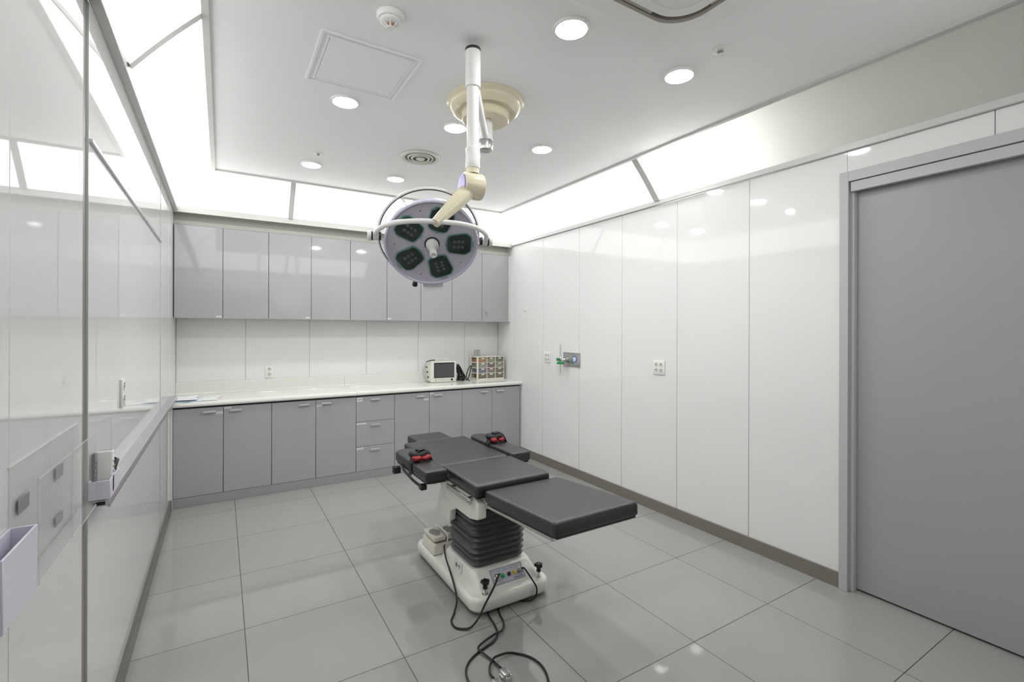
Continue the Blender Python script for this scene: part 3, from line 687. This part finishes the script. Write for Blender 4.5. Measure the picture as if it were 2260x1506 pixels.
# packets at the left end of the worktop
def crumple(name, x0, x1, y0, y1, z, rise, m, label, seed, ang=0.0, th=.003, front=0.0):
    random.seed(seed); nx, ny = 16, 12; V = []; F = []; cx, cy = (x0+x1)/2, (y0+y1)/2
    ph = [random.uniform(0, 6) for _ in range(4)]
    for lay in (0, 1):
        for i in range(nx+1):
            for j in range(ny+1):
                u, v = i/nx, j/ny; e = min(u, 1-u, v, 1-v)
                h = rise*(min(e*5, 1))*(.55+.25*math.sin(u*7+ph[0])*math.cos(v*5+ph[1])+.2*math.sin(u*13+v*9+ph[2]))
                x = x0+(x1-x0)*u+.006*math.sin(v*9+ph[3]); y = y0+(y1-y0)*v+.006*math.sin(u*8+ph[0])
                dx, dy = x-cx, y-cy; V.append((cx+dx*math.cos(ang)-dy*math.sin(ang), cy+dx*math.sin(ang)+dy*math.cos(ang), z+h+lay*th))
    n = ny+1; L0 = (nx+1)*n
    for i in range(nx):
        for j in range(ny):
            a = i*n+j; F.append([a, a+1, a+n+1, a+n]); F.append([L0+a, L0+a+n, L0+a+n+1, L0+a+1])
    for i in range(nx): a = i*n; F.append([a, a+n, L0+a+n, L0+a]); a += ny; F.append([a, L0+a, L0+a+n, a+n])
    for j in range(ny): a = j; F.append([a, L0+a, L0+a+1, a+1]); a = nx*n+j; F.append([a, a+1, L0+a+1, L0+a])
    mm = MB(); mm._add(V, F, True)
    return tag(mm.build(name, m), label, 'packet')
crumple('sterile_packet', XL+.012, -.150, 4.715, 4.97, .8635, .006, M['bluepaper'], 'pale blue folded drape packet at the bottom of the pile on the worktop', 1, 0.03)
crumple('sterile_packet', XL+.016, -.175, 4.730, 5.0, .8775, .012, M['paper'], 'crumpled white packet on top of the blue one at the left wall', 2, 0.0)
crumple('sterile_packet', -.155, -.015, 4.735, 5.03, .8640, .016, M['film'], 'pale green-white film packet lying flat, right end of the pile', 4, -.16)

# ---------------------------------------------------------------- operating table
T = thing('operating_table', 'black padded operating table on a cream wheeled base with grey bellows', 'operating table', (1.31, 2.5, 0))
tcx = 1.312
def rr3(x0, x1, y0, y1, r, z, n=6): return [Vector((a, b, z)) for a, b in rrect(x0, x1, y0, y1, r, n)]
m = MB(); bx0, bx1, by0, by1 = 1.086, 1.572, 2.136, 3.000
m.ring_loft([rr3(bx0+.012, bx1-.012, by0+.012, by1-.012, .06, .018), rr3(bx0, bx1, by0, by1, .07, .034), rr3(bx0, bx1, by0, by1, .07, .070), rr3(bx0+.004, bx1-.004, by0+.004, by1-.004, .067, .082),
             rr3(bx0+.014, bx1-.014, by0+.014, by1-.014, .06, .090), rr3(bx0+.026, bx1-.026, by0+.026, by1-.026, .055, .093)])
base = m.build('base', M['ivory'], T)
# raised body on the plinth that carries the bellows
sx0, sx1, sy0, sy1 = 1.135, 1.528, 2.185, 2.692
tx0, tx1, ty0, ty1 = 1.152, 1.500, 2.272, 2.620
m = MB(); m.ring_loft([rr3(sx0, sx1, sy0, sy1, .03, .0935), rr3(sx0+.004, sx1-.004, sy0+.008, sy1-.004, .03, .104), rr3(tx0-.006, tx1+.006, ty0-.012, ty1+.006, .03, .166), rr3(tx0, tx1, ty0, ty1, .03, .174)])
m.build('base_cover', M['ivory'], T)
# bellows
n = 9; zb0, zb1 = .1765, .468; rings = []
for i in range(n*6+1):
    f = i/(n*6); ph = (i % 6)/6; z = zb0+(zb1-zb0)*f
    off = .018*(1-math.cos(ph*2*math.pi))*.5 if i % 6 else 0
    grow = .006*math.sin(f*math.pi)
    wob = .0025*math.sin(i*1.7)
    rings.append(rr3(1.176-off-grow+wob, 1.472+off+grow+wob, 2.296-off-grow, 2.602+off+grow, .035+off, z, 5))
MB().ring_loft(rings).build('bellows', M['bellows'], T)
# cast housing under the seat
hp = [(2.70, .362), (2.505, .362), (2.495, .440), (2.40, .466), (2.25, .466), (2.165, .500), (2.150, .515), (2.150, .598), (2.58, .598), (2.60, .56)]
MB().prism([(2.715, .362), (2.555, .362), (2.515, .368), (2.500, .432), (2.43, .463), (2.60, .590), (2.66, .50)], 'X', 1.118, 1.158, .006).build('side_skirt', M['ivory'], T)
for a_, b_ in ((1.116, 1.164), (1.462, 1.508)):
    MB().prism([(2.62, .475), (2.40, .470), (2.25, .470), (2.165, .490), (2.150, .502), (2.150, .575), (2.200, .598), (2.62, .598)], 'X', a_, b_, .006).build('side_cheek', M['ivory'], T)
MB().box(1.1645, 1.4615, 2.29, 2.62, .482, .598, .006, 2).build('housing', M['ivory'], T)
MB().box(1.28, 1.38, 2.08, 2.289, .520, .575, .006, 2).build('leg_bracket', M['ivory'], T)
MB().prism([(2.58, .60), (2.76, .60), (2.62, .50), (2.58, .50)], 'X', 1.13, 1.142).build('gusset_plate', M['steel'], T)
MB().prism([(2.58, .60), (2.76, .60), (2.62, .50), (2.58, .50)], 'X', 1.488, 1.500).build('gusset_plate', M['steel'], T)
# side rails
for sx, s in ((1.086, -1), (1.540, 1)):
    m = MB(); m.box(sx-.005, sx+.005, 2.175, 2.475, .572, .600, .0015, 1); r_ = m.build('side_rail', M['steel'], T)
    for y in (2.20, 2.45): MB().cyl((sx+s*.006, y, .586), (sx+s*.012, y, .586), .005, n=10).build('rail_bolt', M['chrome'], r_)
    for y in (2.22, 2.43): MB().box(min(sx-s*.006, 1.116 if s < 0 else 1.509), max(sx-s*.006, 1.116 if s < 0 else 1.509), y-.012, y+.012, .576, .596).build('rail_bracket', M['steel'], r_)
# seat, back, head, leg sections: board + pad
def section(nm, x0, x1, y0, y1, ztop, mtx=None, r=.02, th=.058):
    g = MB(); poly = [(x0, y0), (x1, y0), (x1, y1), (x0, y1)]
    g.ring_loft([rr3(x0+.004, x1-.004, y0+.004, y1-.004, r, ztop-th), rr3(x0, x1, y0, y1, r, ztop-th+.006), rr3(x0, x1, y0, y1, r, ztop-.012), rr3(x0+.003, x1-.003, y0+.003, y1-.003, r, ztop-.005),
                 rr3(x0+.010, x1-.010, y0+.010, y1-.010, r*.8, ztop-.0008), rr3(x0+.03, x1-.03, y0+.03, y1-.03, r*.6, ztop)])
    if mtx: bmesh.ops.transform(g.bm, matrix=mtx, verts=g.bm.verts)
    p = g.build(nm, M['vinyl'], T)
    b = MB().box(x0+.012, x1-.012, y0+.012, y1-.012, ztop-th-.014, ztop-th-.001, .002, 1, mtx=mtx).build('support_board', M['vinyls'], p)
    return p
section('seat_pad', 1.092, 1.552, 2.126, 2.552, .680)
section('back_pad', 1.080, 1.546, 2.560, 3.205, .678)
section('head_pad', 1.185, 1.452, 3.212, 3.44, .676)
a = math.atan2(.046, .60)
Lm = Matrix.Translation((0, 2.118, .650)) @ Matrix.Rotation(-a, 4, 'X') @ Matrix.Translation((0, -2.118, -.650))
section('leg_pad', 1.128, 1.592, 1.512, 2.118, .655, Lm)
m = MB(); m.box(1.20, 1.50, 2.62, 3.15, .590, .604); m.box(1.28, 1.36, 3.15, 3.36, .590, .603); m.build('back_frame', M['steel'], T)
m = MB(); m.box(1.16, 1.50, 2.15, 2.55, .5985, .6065); m.build('seat_frame', M['steel'], T)
for x in (1.150, 1.560):
    m = MB(); m.box(x-.006, x+.006, 1.56, 2.10, .566, .579, mtx=Lm); m.build('leg_rail', M['steel'], T)
MB().tube([(1.148, 2.135, .60), (1.148, 2.118, .592), (1.150, 2.100, .585)], .010, 10).build('leg_hinge', M['steel'], T)
MB().tube([(1.552, 2.135, .60), (1.552, 2.118, .592), (1.556, 2.100, .585)], .010, 10).build('leg_hinge', M['steel'], T)
# arm boards
def armboard(x0, x1, y0, y1, zt, s):
    rf = (x1-x0)*.45; P = []
    for cx, cy, a0, r in ((x1-rf, y1-rf, 0, rf), (x0+rf, y1-rf, 90, rf), (x0+.012, y0+.012, 180, .012), (x1-.012, y0+.012, 270, .012)):
        for i in range(9): a = math.radians(a0+90*i/8); P.append((cx+r*math.cos(a), cy+r*math.sin(a)))
    mx, my = (x0+x1)/2, (y0+y1)/2
    def ring(ins, z): return [Vector((mx+(p[0]-mx)*(1-ins/((x1-x0)/2)), my+(p[1]-my)*(1-ins/((y1-y0)/2)), z)) for p in P]
    p = MB().ring_loft([ring(.003, zt-.056), ring(0, zt-.050), ring(0, zt-.012), ring(.003, zt-.005), ring(.011, zt-.001), ring(.03, zt)]).build('arm_pad', M['vinyl'], T)
    MB().ring_loft([ring(.008, zt-.070), ring(.008, zt-.057)]).build('support_board', M['vinyls'], p)
    return p
armboard(.938, 1.068, 2.420, 2.985, .698, -1)
armboard(1.556, 1.690, 2.530, 3.165, .692, 1)
m = MB(); m.box(1.00, 1.118, 2.50, 2.535, .600, .613, .001, 1); m.cyl((1.03, 2.52, .595), (1.03, 2.52, .627), .012, n=14); m.build('arm_bracket', M['steel'], T)
m = MB(); m.box(1.508, 1.62, 2.62, 2.655, .592, .605, .001, 1); m.cyl((1.60, 2.64, .588), (1.60, 2.64, .621), .012, n=14); m.build('arm_bracket', M['steel'], T)
# brake knobs
for x, y in ((1.172, 2.178), (1.510, 2.180)):
    k_ = MB().cyl((x, y, .0935), (x, y, .122), .008, n=16).build('brake_screw', M['chrome'], T)
    MB().lathe([(0, .017), (.004, .017), (.004, .010)], (x, y, .0920), (0, 0, 1), 20).build('washer', M['steel'], k_)
    g = MB(); g.cyl((x, y, .1222), (x, y, .146), .013, .011, n=16); prof = []
    R0 = [Vector((x+(.0205+.0045*math.cos(5*q))*math.cos(q), y+(.0205+.0045*math.cos(5*q))*math.sin(q), 0)) for q in [2*math.pi*i/50 for i in range(50)]]
    c0 = Vector((x, y, 0)); g.ring_loft([[c0+(v-c0)*s_+Vector((0, 0, z)) for v in R0] for s_, z in ((.75, .146), (1, .150), (1, .160), (.8, .166), (.3, .168))])
    g.build('brake_knob', M['black'], k_)
# casters
for x, y in ((1.16, 2.24), (1.50, 2.24), (1.16, 2.88), (1.50, 2.88)):
    MB().cyl((x-.012, y, .0145), (x+.012, y, .0145), .0145, n=20, bev=.002).build('caster', M['black'], T)
# control panel on the sloping front of the cover
fr0, fr1 = Vector((0, sy0+.008, .104)), Vector((0, ty0-.012, .166)); up = (fr1-fr0).normalized(); nn = Vector((0, -up.z, up.y))
Pm = Matrix(((.93, 0, 0, 1.335), (0, up.y, nn.y, (fr0.y+fr1.y)/2-.001), (0, up.z, nn.z, (fr0.z+fr1.z)/2), (0, 0, 0, 1)))
cp_ = MB().box(-.108, .108, -.042, .040, 0, .003, .0006, 1, mtx=Pm).build('control_panel', M['panelgrey'], T)
m = MB()
for q in ((-.106, .106, -.0405, -.039), (-.106, .106, .037, .0385), (-.106, -.1045, -.039, .037), (.1045, .106, -.039, .037)): m.box(*q, .0031, .0036, mtx=Pm)
m.build('panel_border', M['navy'], cp_)
for x, mt, r, nm in ((-.037, 'gbtn', .010, 'power_button'), (.006, 'rbtn', .009, 'fuse_cap'), (.044, 'ybtn', .010, 'indicator_lamp')):
    MB().lathe([(0, r*1.25), (.004, r*1.2), (.005, r), (.012, r*.9), (.013, .001)], Pm @ Vector((x, -.005, .0032)), nn, 18, False).build(nm, M[mt], cp_)
for x in (-.078, .082):
    MB().lathe([(0, .017), (.008, .017), (.010, .012), (.026, .011), (.03, .006)], Pm @ Vector((x, -.006, .0032)), nn, 20).build('cable_socket', M['steel'], cp_)
m = MB()
for x in (-.055, -.010, .035, .070): m.box(x-.008, x+.008, .024, .026, .0031, .0035, mtx=Pm)
m.box(.030, .095, -.032, -.029, .0031, .0035, mtx=Pm); m.build('printed_line', M['navy'], cp_)
# mains socket plate on the left slope
s0, s1 = Vector((sx0+.004, 0, .104)), Vector((tx0-.006, 0, .166)); upl = (s1-s0).normalized(); nl = Vector((-upl.z, 0, upl.x))
Sm = Matrix(((0, upl.x, nl.x, (s0.x+s1.x)/2-.001), (-1, 0, 0, 2.440), (0, upl.z, nl.z, .136), (0, 0, 0, 1)))
sp = MB().box(-.048, .048, -.029, .029, 0, .004, .001, 1, mtx=Sm).build('socket_plate', M['plastic'], T)
for a_ in (-.018, .018):
    MB().lathe([(0, .013), (.002, .013), (.0005, .011), (.0005, .001)], Sm @ Vector((a_, .002, .0042)), nl, 18, False).build('socket', M['shadow'], sp)
MB().box(-.020, -.012, -.006, .010, .0046, .0056, mtx=Sm).build('slot', M['black'], sp)
MB().box(.014, .024, .002, .010, .0046, .0056, mtx=Sm).build('slot', M['slot'], sp)

# foot switch resting on the table base
px0, px1, py0, py1 = 1.100, 1.282, 2.700, 2.905
t = thing('foot_switch', 'cream double foot pedal with striped treads resting on the table base', 'foot pedal', ((px0+px1)/2, (py0+py1)/2, .0935))
m = MB(); m.ring_loft([rr3(px0, px1, py0, py1, .015, .0965), rr3(px0+.004, px1-.004, py0+.004, py1-.004, .015, .150), rr3(px0+.010, px1-.010, py0+.010, py1-.010, .015, .158)])
m.build('housing', M['ivory2'], t)
MB().box(px0+.003, px1-.003, py0+.003, py1-.003, .0935, .0962).build('rubber_foot', M['black'], t)
MB().box(px0+.025, px1-.020, py0+.014, py1-.05, .1585, .168).build('hinge_block', M['slot'], t)
for x0, x1 in ((px0+.006, px0+.085), (px0+.098, px1-.006)):
    p = MB().box(x0, x1, py0+.012, py1-.02, .1700, .193, .004, 2).build('pedal', M['ivory2'], t)
    cx, cy = (x0+x1)/2, (py0+py1)/2-.004
    for k in range(6):
        yy = cy-.045+k*.018; hw = math.sqrt(max(.052**2-(yy-cy)**2, .0004))*.62
        MB().box(cx-hw, cx+hw, yy-.005, yy+.005, .1935, .1955).build('tread', M['tape'], p)
MB().tube(spline([(px0+.0915, py0+.006, .160), (px0+.0915, py0+.006, .203), (px0+.0915, py0+.09, .207), (px0+.0915, py1-.02, .200)], 5), .005, 8).build('guard_bar', M['plastic'], t)

# cables of the table
Z = .0055
lsock = Pm @ Vector((-.078, -.006, .036)); rsock = Pm @ Vector((.082, -.006, .036))
cable('foot_switch_cable', [(1.170, 2.698, .145), (1.150, 2.66, .150), (1.118, 2.56, .135), (1.098, 2.46, .115), (1.078, 2.36, .085), (1.068, 2.30, .035), (1.025, 2.24, .008), (.985, 2.185, Z), (.985, 2.125, Z), (1.035, 2.085, .010), (1.090, 2.100, .03), (1.140, 2.118, .08), (1.185, 2.12, .14), (1.215, 2.125, .185), lsock+Vector((0, -.012, .012)), lsock], .0052,
      'thick black pedal cable looping on the floor and up to the control panel')
cable('control_cable', [rsock, rsock+Vector((.006, -.018, .002)), (1.445, 2.130, .10), (1.455, 2.118, .07), (1.45, 2.120, .03), (1.42, 2.13, .010), (1.372, 2.18, Z), (1.345, 2.265, Z), (1.30, 2.235, Z)], .0045,
      'black cable hanging from the right socket of the control panel over the base edge')
def fl(P): return [(a, b, Z) for a, b in P]
cable('mains_cable', fl([(1.24, 2.28), (1.20, 2.21), (1.168, 2.13), (1.155, 2.046), (1.134, 1.983), (1.095, 1.945), (1.037, 1.925), (.981, 1.907), (.930, 1.877), (.895, 1.834), (.879, 1.774), (.885, 1.68), (.92, 1.56)]), .005,
      'black cable from under the base running to the front floor, outer curve', k=6)
cable('mains_cable', [(1.25, 2.19, Z), (1.222, 2.112, Z), (1.204, 2.043, Z), (1.165, 1.990, .010), (1.118, 1.972, .017), (1.05, 1.953, .016), (1.000, 1.925, .017), (1.006, 1.885, .014), (1.022, 1.82, .010), (1.022, 1.757, .020)], .005,
      'black cable crossing over the outer one and ending in the grey plug', k=6)
cable('mains_cable', [(.968, 1.722, .018), (.972, 1.760, .012), (.986, 1.790, .016), (1.012, 1.815, .020), (1.037, 1.826, .022), (1.098, 1.834, .012), (1.144, 1.812, Z), (1.182, 1.756, Z), (1.190, 1.683, Z), (1.160, 1.60, Z), (1.10, 1.54, Z)], .005,
      'black cable making a wide round loop on the floor in front', k=6)
cable('mains_cable', [(1.52, 2.99, Z), (1.56, 2.97, .012), (1.62, 2.93, .02), (1.64, 2.88, .012), (1.60, 2.84, .02), (1.56, 2.86, .03), (1.60, 2.92, .035), (1.655, 2.90, .02), (1.66, 2.84, .008)], .0045,
      'small bundle of black cable on the floor behind the bellows')
def plug(x, y, ang, label):
    R = Matrix.Translation((x, y, .0)) @ Matrix.Rotation(ang, 4, 'Z')
    t = thing('cable_plug', label, 'plug', (x, y, 0))
    MB().box(-.016, .016, -.022, .022, .001, .030, .003, 2, mtx=R).build('body', M['alu'], t)
    MB().box(-.013, .013, -.040, -.0225, .005, .026, .002, 1, mtx=R).build('collar', M['steel'], t)
    for s in (-1, 1):
        m = MB(); m.cyl(R @ Vector((s*.0195, -.018, .016)), R @ Vector((s*.0195, .010, .016)), .003, n=8); m.build('screw', M['chrome'], t)
plug(1.022, 1.722, 0, 'grey metal cable plug on the floor at the lower picture edge, right one')
plug(.962, 1.686, -.2, 'grey metal cable plug on the floor at the lower picture edge, left one')

# wrist restraints
def restraint(cx, cy, zt, w, label, flip, bucket):
    t = thing('wrist_strap', label, 'strap', (cx, cy, zt))
    hw = w/2+.0035
    m = MB(); th = .0025; bw_ = .022
    path = [(cx-hw, zt-.074), (cx-hw, zt-.040), (cx-hw, zt-.006), (cx-hw+.006, zt+.003)]
    path += [(cx-w*.5+w*u, zt+.0045+.060*math.sin(math.pi*u)**.8) for u in [i/10 for i in range(1, 10)]] + [(cx+hw-.006, zt+.003), (cx+hw, zt-.006), (cx+hw, zt-.074)]
    rings = []
    for i, (x, z) in enumerate(path):
        a = Vector((path[min(i+1, len(path)-1)][0]-path[max(i-1, 0)][0], 0, path[min(i+1, len(path)-1)][1]-path[max(i-1, 0)][1])).normalized(); nq = Vector((-a.z, 0, a.x))
        sk = .022*flip*(i/len(path)-.5)
        p = Vector((x, cy+sk, z)); rings.append([p-Vector((0, bw_, 0))-nq*th*.5, p+Vector((0, bw_, 0))-nq*th*.5, p+Vector((0, bw_, 0))+nq*th*.5, p-Vector((0, bw_, 0))+nq*th*.5])
    m.ring_loft(rings, True, False); m.build('band', M['webbing'], t)
    rs = 1.0 if flip > 0 else .72
    def blob(ax, ay, az, rx, ry, rz, mt, nm, tilt=0):
        g = bmesh.new(); bmesh.ops.create_uvsphere(g, u_segments=24, v_segments=14, radius=1)
        for v in g.verts:
            c = v.co; c.x = math.copysign(abs(c.x)**.8, c.x); v.co = Vector((c.x*rx, c.y*ry, c.z*rz+.15*rz*math.sin(c.x*5)))
        q = MB(); q.merge(g, Matrix.Translation((ax, ay, az)) @ Matrix.Rotation(tilt, 4, 'Y') @ Matrix.Rotation(.12*flip, 4, 'Z'), True); return q.build(nm, M[mt], t)
    blob(cx-.004, cy+.010, zt+.034, w*.52, .046, .030, 'webbing', 'black_cuff')
    blob(cx-w*.26, cy-.030, zt+.020, w*.25*rs, .023, .016, 'red', 'red_padding', .1)
    blob(cx+w*.16, cy-.030, zt+.019, w*.25*rs, .023, .015, 'red', 'red_padding', -.1)
    blob(cx-w*.05, cy+.004, zt+.063, w*.22, .020, .006, 'webbing', 'top_fold')
    return t
t1 = restraint(1.003, 2.665, .699, .130, 'black wrist strap with red padding on the nearer left armboard', 1, True)
t2 = restraint(1.623, 2.86, .693, .134, 'black wrist strap with red padding on the far right armboard', -1, False)
# loose end and pouch hanging under the left armboard
m = MB(); m.tube(spline([(.936, 2.80, .640), (.934, 2.77, .625), (.942, 2.72, .608), (.945, 2.66, .598), (.948, 2.60, .592), (.952, 2.545, .590)], 5), .0075, 8); m.build('loose_end', M['webbing'], t1)
MB().box(.942, .978, 2.50, 2.54, .574, .602, .003, 1).build('buckle', M['black'], t1)
MB().box(.905, .948, 2.86, 2.90, .578, .618, .003, 1).build('strap_flap', M['webbing'], t1)

# ---------------------------------------------------------------- surgical lamp on ceiling boom
pcx, pcy = 1.317, 2.46
LT = thing('surgical_lamp', 'ceiling-mounted surgical lamp with round lilac head and five dark reflectors', 'surgical lamp', (pcx, pcy, 2.5))
m = MB(); m.lathe([(0, .225), (-.014, .226), (-.020, .218), (-.024, .214), (-.030, .214), (-.046, .208), (-.066, .186), (-.070, .178), (-.062, .160), (-.060, .144), (-.064, .140), (-.108, .138), (-.114, .132), (-.114, .001)], (pcx, pcy, ZC-.0005), (0, 0, 1), 64, True)
m.build('ceiling_mount', M['cream'], LT)
MB().cyl((pcx, pcy, 2.5725), (pcx, pcy, 2.6845), .0415, n=40, bev=.002).build('post', M['white'], LT)
MB().cyl((pcx, pcy, 2.514), (pcx, pcy, 2.572), .043, n=40, bev=.004).build('chrome_cap', M['steel'], LT)
kx, ky = .990, 1.973
dv = Vector((kx-pcx, ky-pcy, 0)).normalized()
MB().tube([Vector((pcx, pcy, 2.592))+dv*.040, Vector((kx, ky, 2.640))-dv*.036], .021, 20).build('horizontal_arm', M['white'], LT)
MB().cyl((kx, ky, 2.585), (kx, ky, 2.752), .0355, n=40, bev=.002).build('column_sleeve', M['white'], LT)
MB().cyl((kx, ky, 2.7522), (kx, ky, 2.766), .036, n=40, bev=.004).build('column_cap', M['blackm'], LT)
MB().cyl((kx, ky, 2.305), (kx, ky, 2.5848), .028, n=36).build('column', M['white'], LT)
m = MB(); m.cyl((kx, ky, 2.210), (kx, ky, 2.3045), .0335, n=36, bev=.003); cs = m.build('column_collar', M['white'], LT)
MB().cyl((kx-.034, ky-.004, 2.29), (kx-.0365, ky-.005, 2.29), .004, n=10).build('screw', M['chrome'], cs)
# directions
ax_h = (rr*.26+fw*.067).normalized(); ax_h.z = 0; ax_h.normalize()            # pivot axis, pointing right
hd = Vector((-ax_h.y, ax_h.x, 0)); hd = hd if hd.dot(fw) < 0 else -hd           # horizontal, towards the viewer's side
tl = math.radians(38); nrm = (hd*math.cos(tl)+Vector((0, 0, -1))*math.sin(tl)).normalized()
upf = nrm.cross(ax_h).normalized(); upf = upf if upf.z > 0 else -upf
def at(px, py, d): return Vector((0, 0, CH))+fw*d+rr*((px-1130)/FPX*d)-uu*((py-753+SY)/FPX*d)
HC = at(953, 527, 2.30); HUB = HC+hd*.248+Vector((0, 0, .028)); EL = Vector((kx, ky, 2.128))
# elbow
ax_e = (ax_h-hd*.0+fw*.22).normalized()
MB().cyl(EL-ax_e*.050, EL+ax_e*.046, .060, n=44, bev=.008).build('elbow_joint', M['cream'], LT)
MB().cyl(EL-ax_e*.0505, EL-ax_e*.056, .050, .046, n=40).build('elbow_cap', M['violet'], LT)
MB().cyl(EL+ax_e*.0465, EL+ax_e*.062, .006, n=12).build('lock_screw', M['chrome'], LT)
MB().cyl((kx, ky, 2.186), (kx, ky, 2.2098), .030, n=30).build('neck', M['cream'], LT)
da = (HUB-EL).normalized()
MB().tube([EL+da*.050, EL+da*.09, EL+(HUB-EL)*.55, EL+(HUB-EL)*.86, HUB+da*.012], .03, 28, radii=[.037, .037, .033, .026, .021]).build('lamp_arm', M['cream'], LT)
# yoke
R_ = .262; pts = []; hv = HUB-HC
for i in range(41):
    q = math.pi*i/40; c, s = math.cos(q), math.sin(q)
    pts.append(HC-ax_h*R_*math.copysign(abs(c)**.80, c)+hv*(abs(s)**.92))
MB().tube(pts, .0115, 14).build('yoke', M['white'], LT)
for s in (-1, 1):
    e = HC+ax_h*s*R_; k_ = MB().cyl(e-ax_h*s*.016, e+ax_h*s*.012, .021, n=28, bev=.003).build('pivot', M['white'], LT)
    MB().cyl(e+ax_h*s*.0122, e+ax_h*s*.016, .0225, n=28).build('pivot_gasket', M['black'], k_)
    MB().cyl(e+ax_h*s*.0162, e+ax_h*s*.036, .024, n=28, bev=.007).build('pivot_cap', M['plastic'], k_)
    MB().cyl(e-ax_h*s*.0162, e-ax_h*s*.026, .020, n=28).build('pivot_washer', M['black'], k_)
# head: housing lathe about nrm
RF = .217
HO = HC+nrm*.020+Vector((0, 0, -.018))
MB().lathe([(.0, RF-.006), (.006, RF-.001), (.004, RF+.006), (-.006, RF+.008), (-.030, RF+.004), (-.060, RF-.012), (-.085, RF-.045), (-.105, RF-.095), (-.115, RF-.150), (-.118, .001)], HO, nrm, 72, False).build('lamp_housing', M['lilac'], LT)
fc = MB().lathe([(.0015, RF-.0062), (-.003, RF-.012), (-.006, RF-.05), (-.006, .001)], HO, nrm, 64, False).build('lamp_face', M['face'], LT)
FO = HO-nrm*.0055
for k in range(5):
    a = math.radians(3+72*k); er = ax_h*math.cos(a)+upf*math.sin(a); et = nrm.cross(er).normalized(); c = FO+er*.131
    def hexr(sr, st, h):
        P = [(-.058, -.026), (-.048, -.045), (.030, -.056), (.056, -.038), (.056, .038), (.030, .056), (-.048, .045), (-.058, .026)]
        out = []
        for i in range(8):
            p = Vector(P[i]); q = Vector(P[(i+1) % 8])
            for f in (0.12, .5, .88): w_ = p.lerp(q, f); out.append(c+er*w_.x*sr+et*w_.y*st+nrm*h)
        return out
    rf_ = MB().ring_loft([hexr(1.07, 1.07, .0005), hexr(1.07, 1.07, .004), hexr(1.0, 1.0, .0045)], True, False).build('reflector', M['green'], LT)
    MB().ring_loft([hexr(.985, .985, .0047), hexr(.95, .95, .0075), hexr(.6, .6, .010)], True, True).build('reflector_glass', M['greend'], rf_)
    g = MB()
    for u in range(3):
        for v in range(2):
            q = c+er*(-.024+u*.020)+et*(-.014+v*.028)+nrm*.0095; g.lathe([(0, .009), (.003, .0075), (.0045, .001)], q, nrm, 12, False)
    g.build('lens', M['bulb'], rf_)
    g = MB(); g.tube([c+er*.060+et*-.016+nrm*.004, c+er*.066+et*-.012+nrm*.009, c+er*.066+et*.012+nrm*.009, c+er*.060+et*.016+nrm*.004], .0018, 6); g.tube([c-er*.062+et*-.012+nrm*.004, c-er*.067+nrm*.008, c-er*.062+et*.012+nrm*.004], .0018, 6)
    g.build('retaining_clip', M['green'], rf_)
for k in range(5):
    a = math.radians(39+72*k); q = FO+(ax_h*math.cos(a)+upf*math.sin(a))*.176
    MB().cyl(q+nrm*.0005, q+nrm*.002, .0025, n=8).build('screw', M['black'], fc)
MB().lathe([(0, .036), (.003, .036), (.003, .030)], FO+nrm*.0005, nrm, 32).build('handle_seal', M['black'], LT)
MB().lathe([(0, .030), (.016, .030), (.020, .024), (.034, .023), (.040, .018), (.050, .016), (.105, .0165), (.108, .012), (.100, .011), (.100, .001)], FO+nrm*.004, nrm, 32, False).build('sterile_handle', M['plastic'], LT)
# rail hoop around the back of the head
RC = HC-nrm*.026-ax_h*.010; RR = .240
pts = [RC+ax_h*RR*math.cos(q)+upf*RR*math.sin(q) for q in [2*math.pi*i/72 for i in range(73)]]
m = MB(); m.tube(pts, .0075, 12); hp_ = m.build('handrail', M['plastic'], LT)
MB().tube([p+nrm*.0078-(p-RC).normalized()*.003 for p in pts], .0022, 6).build('rail_gasket', M['black'], hp_)
for q in (.35, 2.2, 3.6, 5.2):
    d = ax_h*math.cos(q)+upf*math.sin(q); MB().tube([RC+d*(RR-.006), RC+d*(RF-.012)], .005, 8).build('rail_stay', M['plastic'], hp_)
q = HO-upf*(RF+.004)-ax_h*.072-nrm*.012
MB().cyl(q, q-upf*.024, .012, .014, n=20, bev=.003).build('focus_knob', M['black'], LT)
m = MB(); c = HO-upf*(RF-.004)+ax_h*.020-nrm*.040; dn = (Vector((0, 0, -1))*.92-hd*.05).normalized()
V = [c-ax_h*.055, c+ax_h*.052, c+ax_h*.050+dn*.066+Vector((0, 0, .012)), c-ax_h*.046+dn*.075]
m.ring_loft([[v-hd*.0006 for v in V], [v+hd*.0006 for v in V]], True, False); m.build('paper_tag', M['paper'], LT)
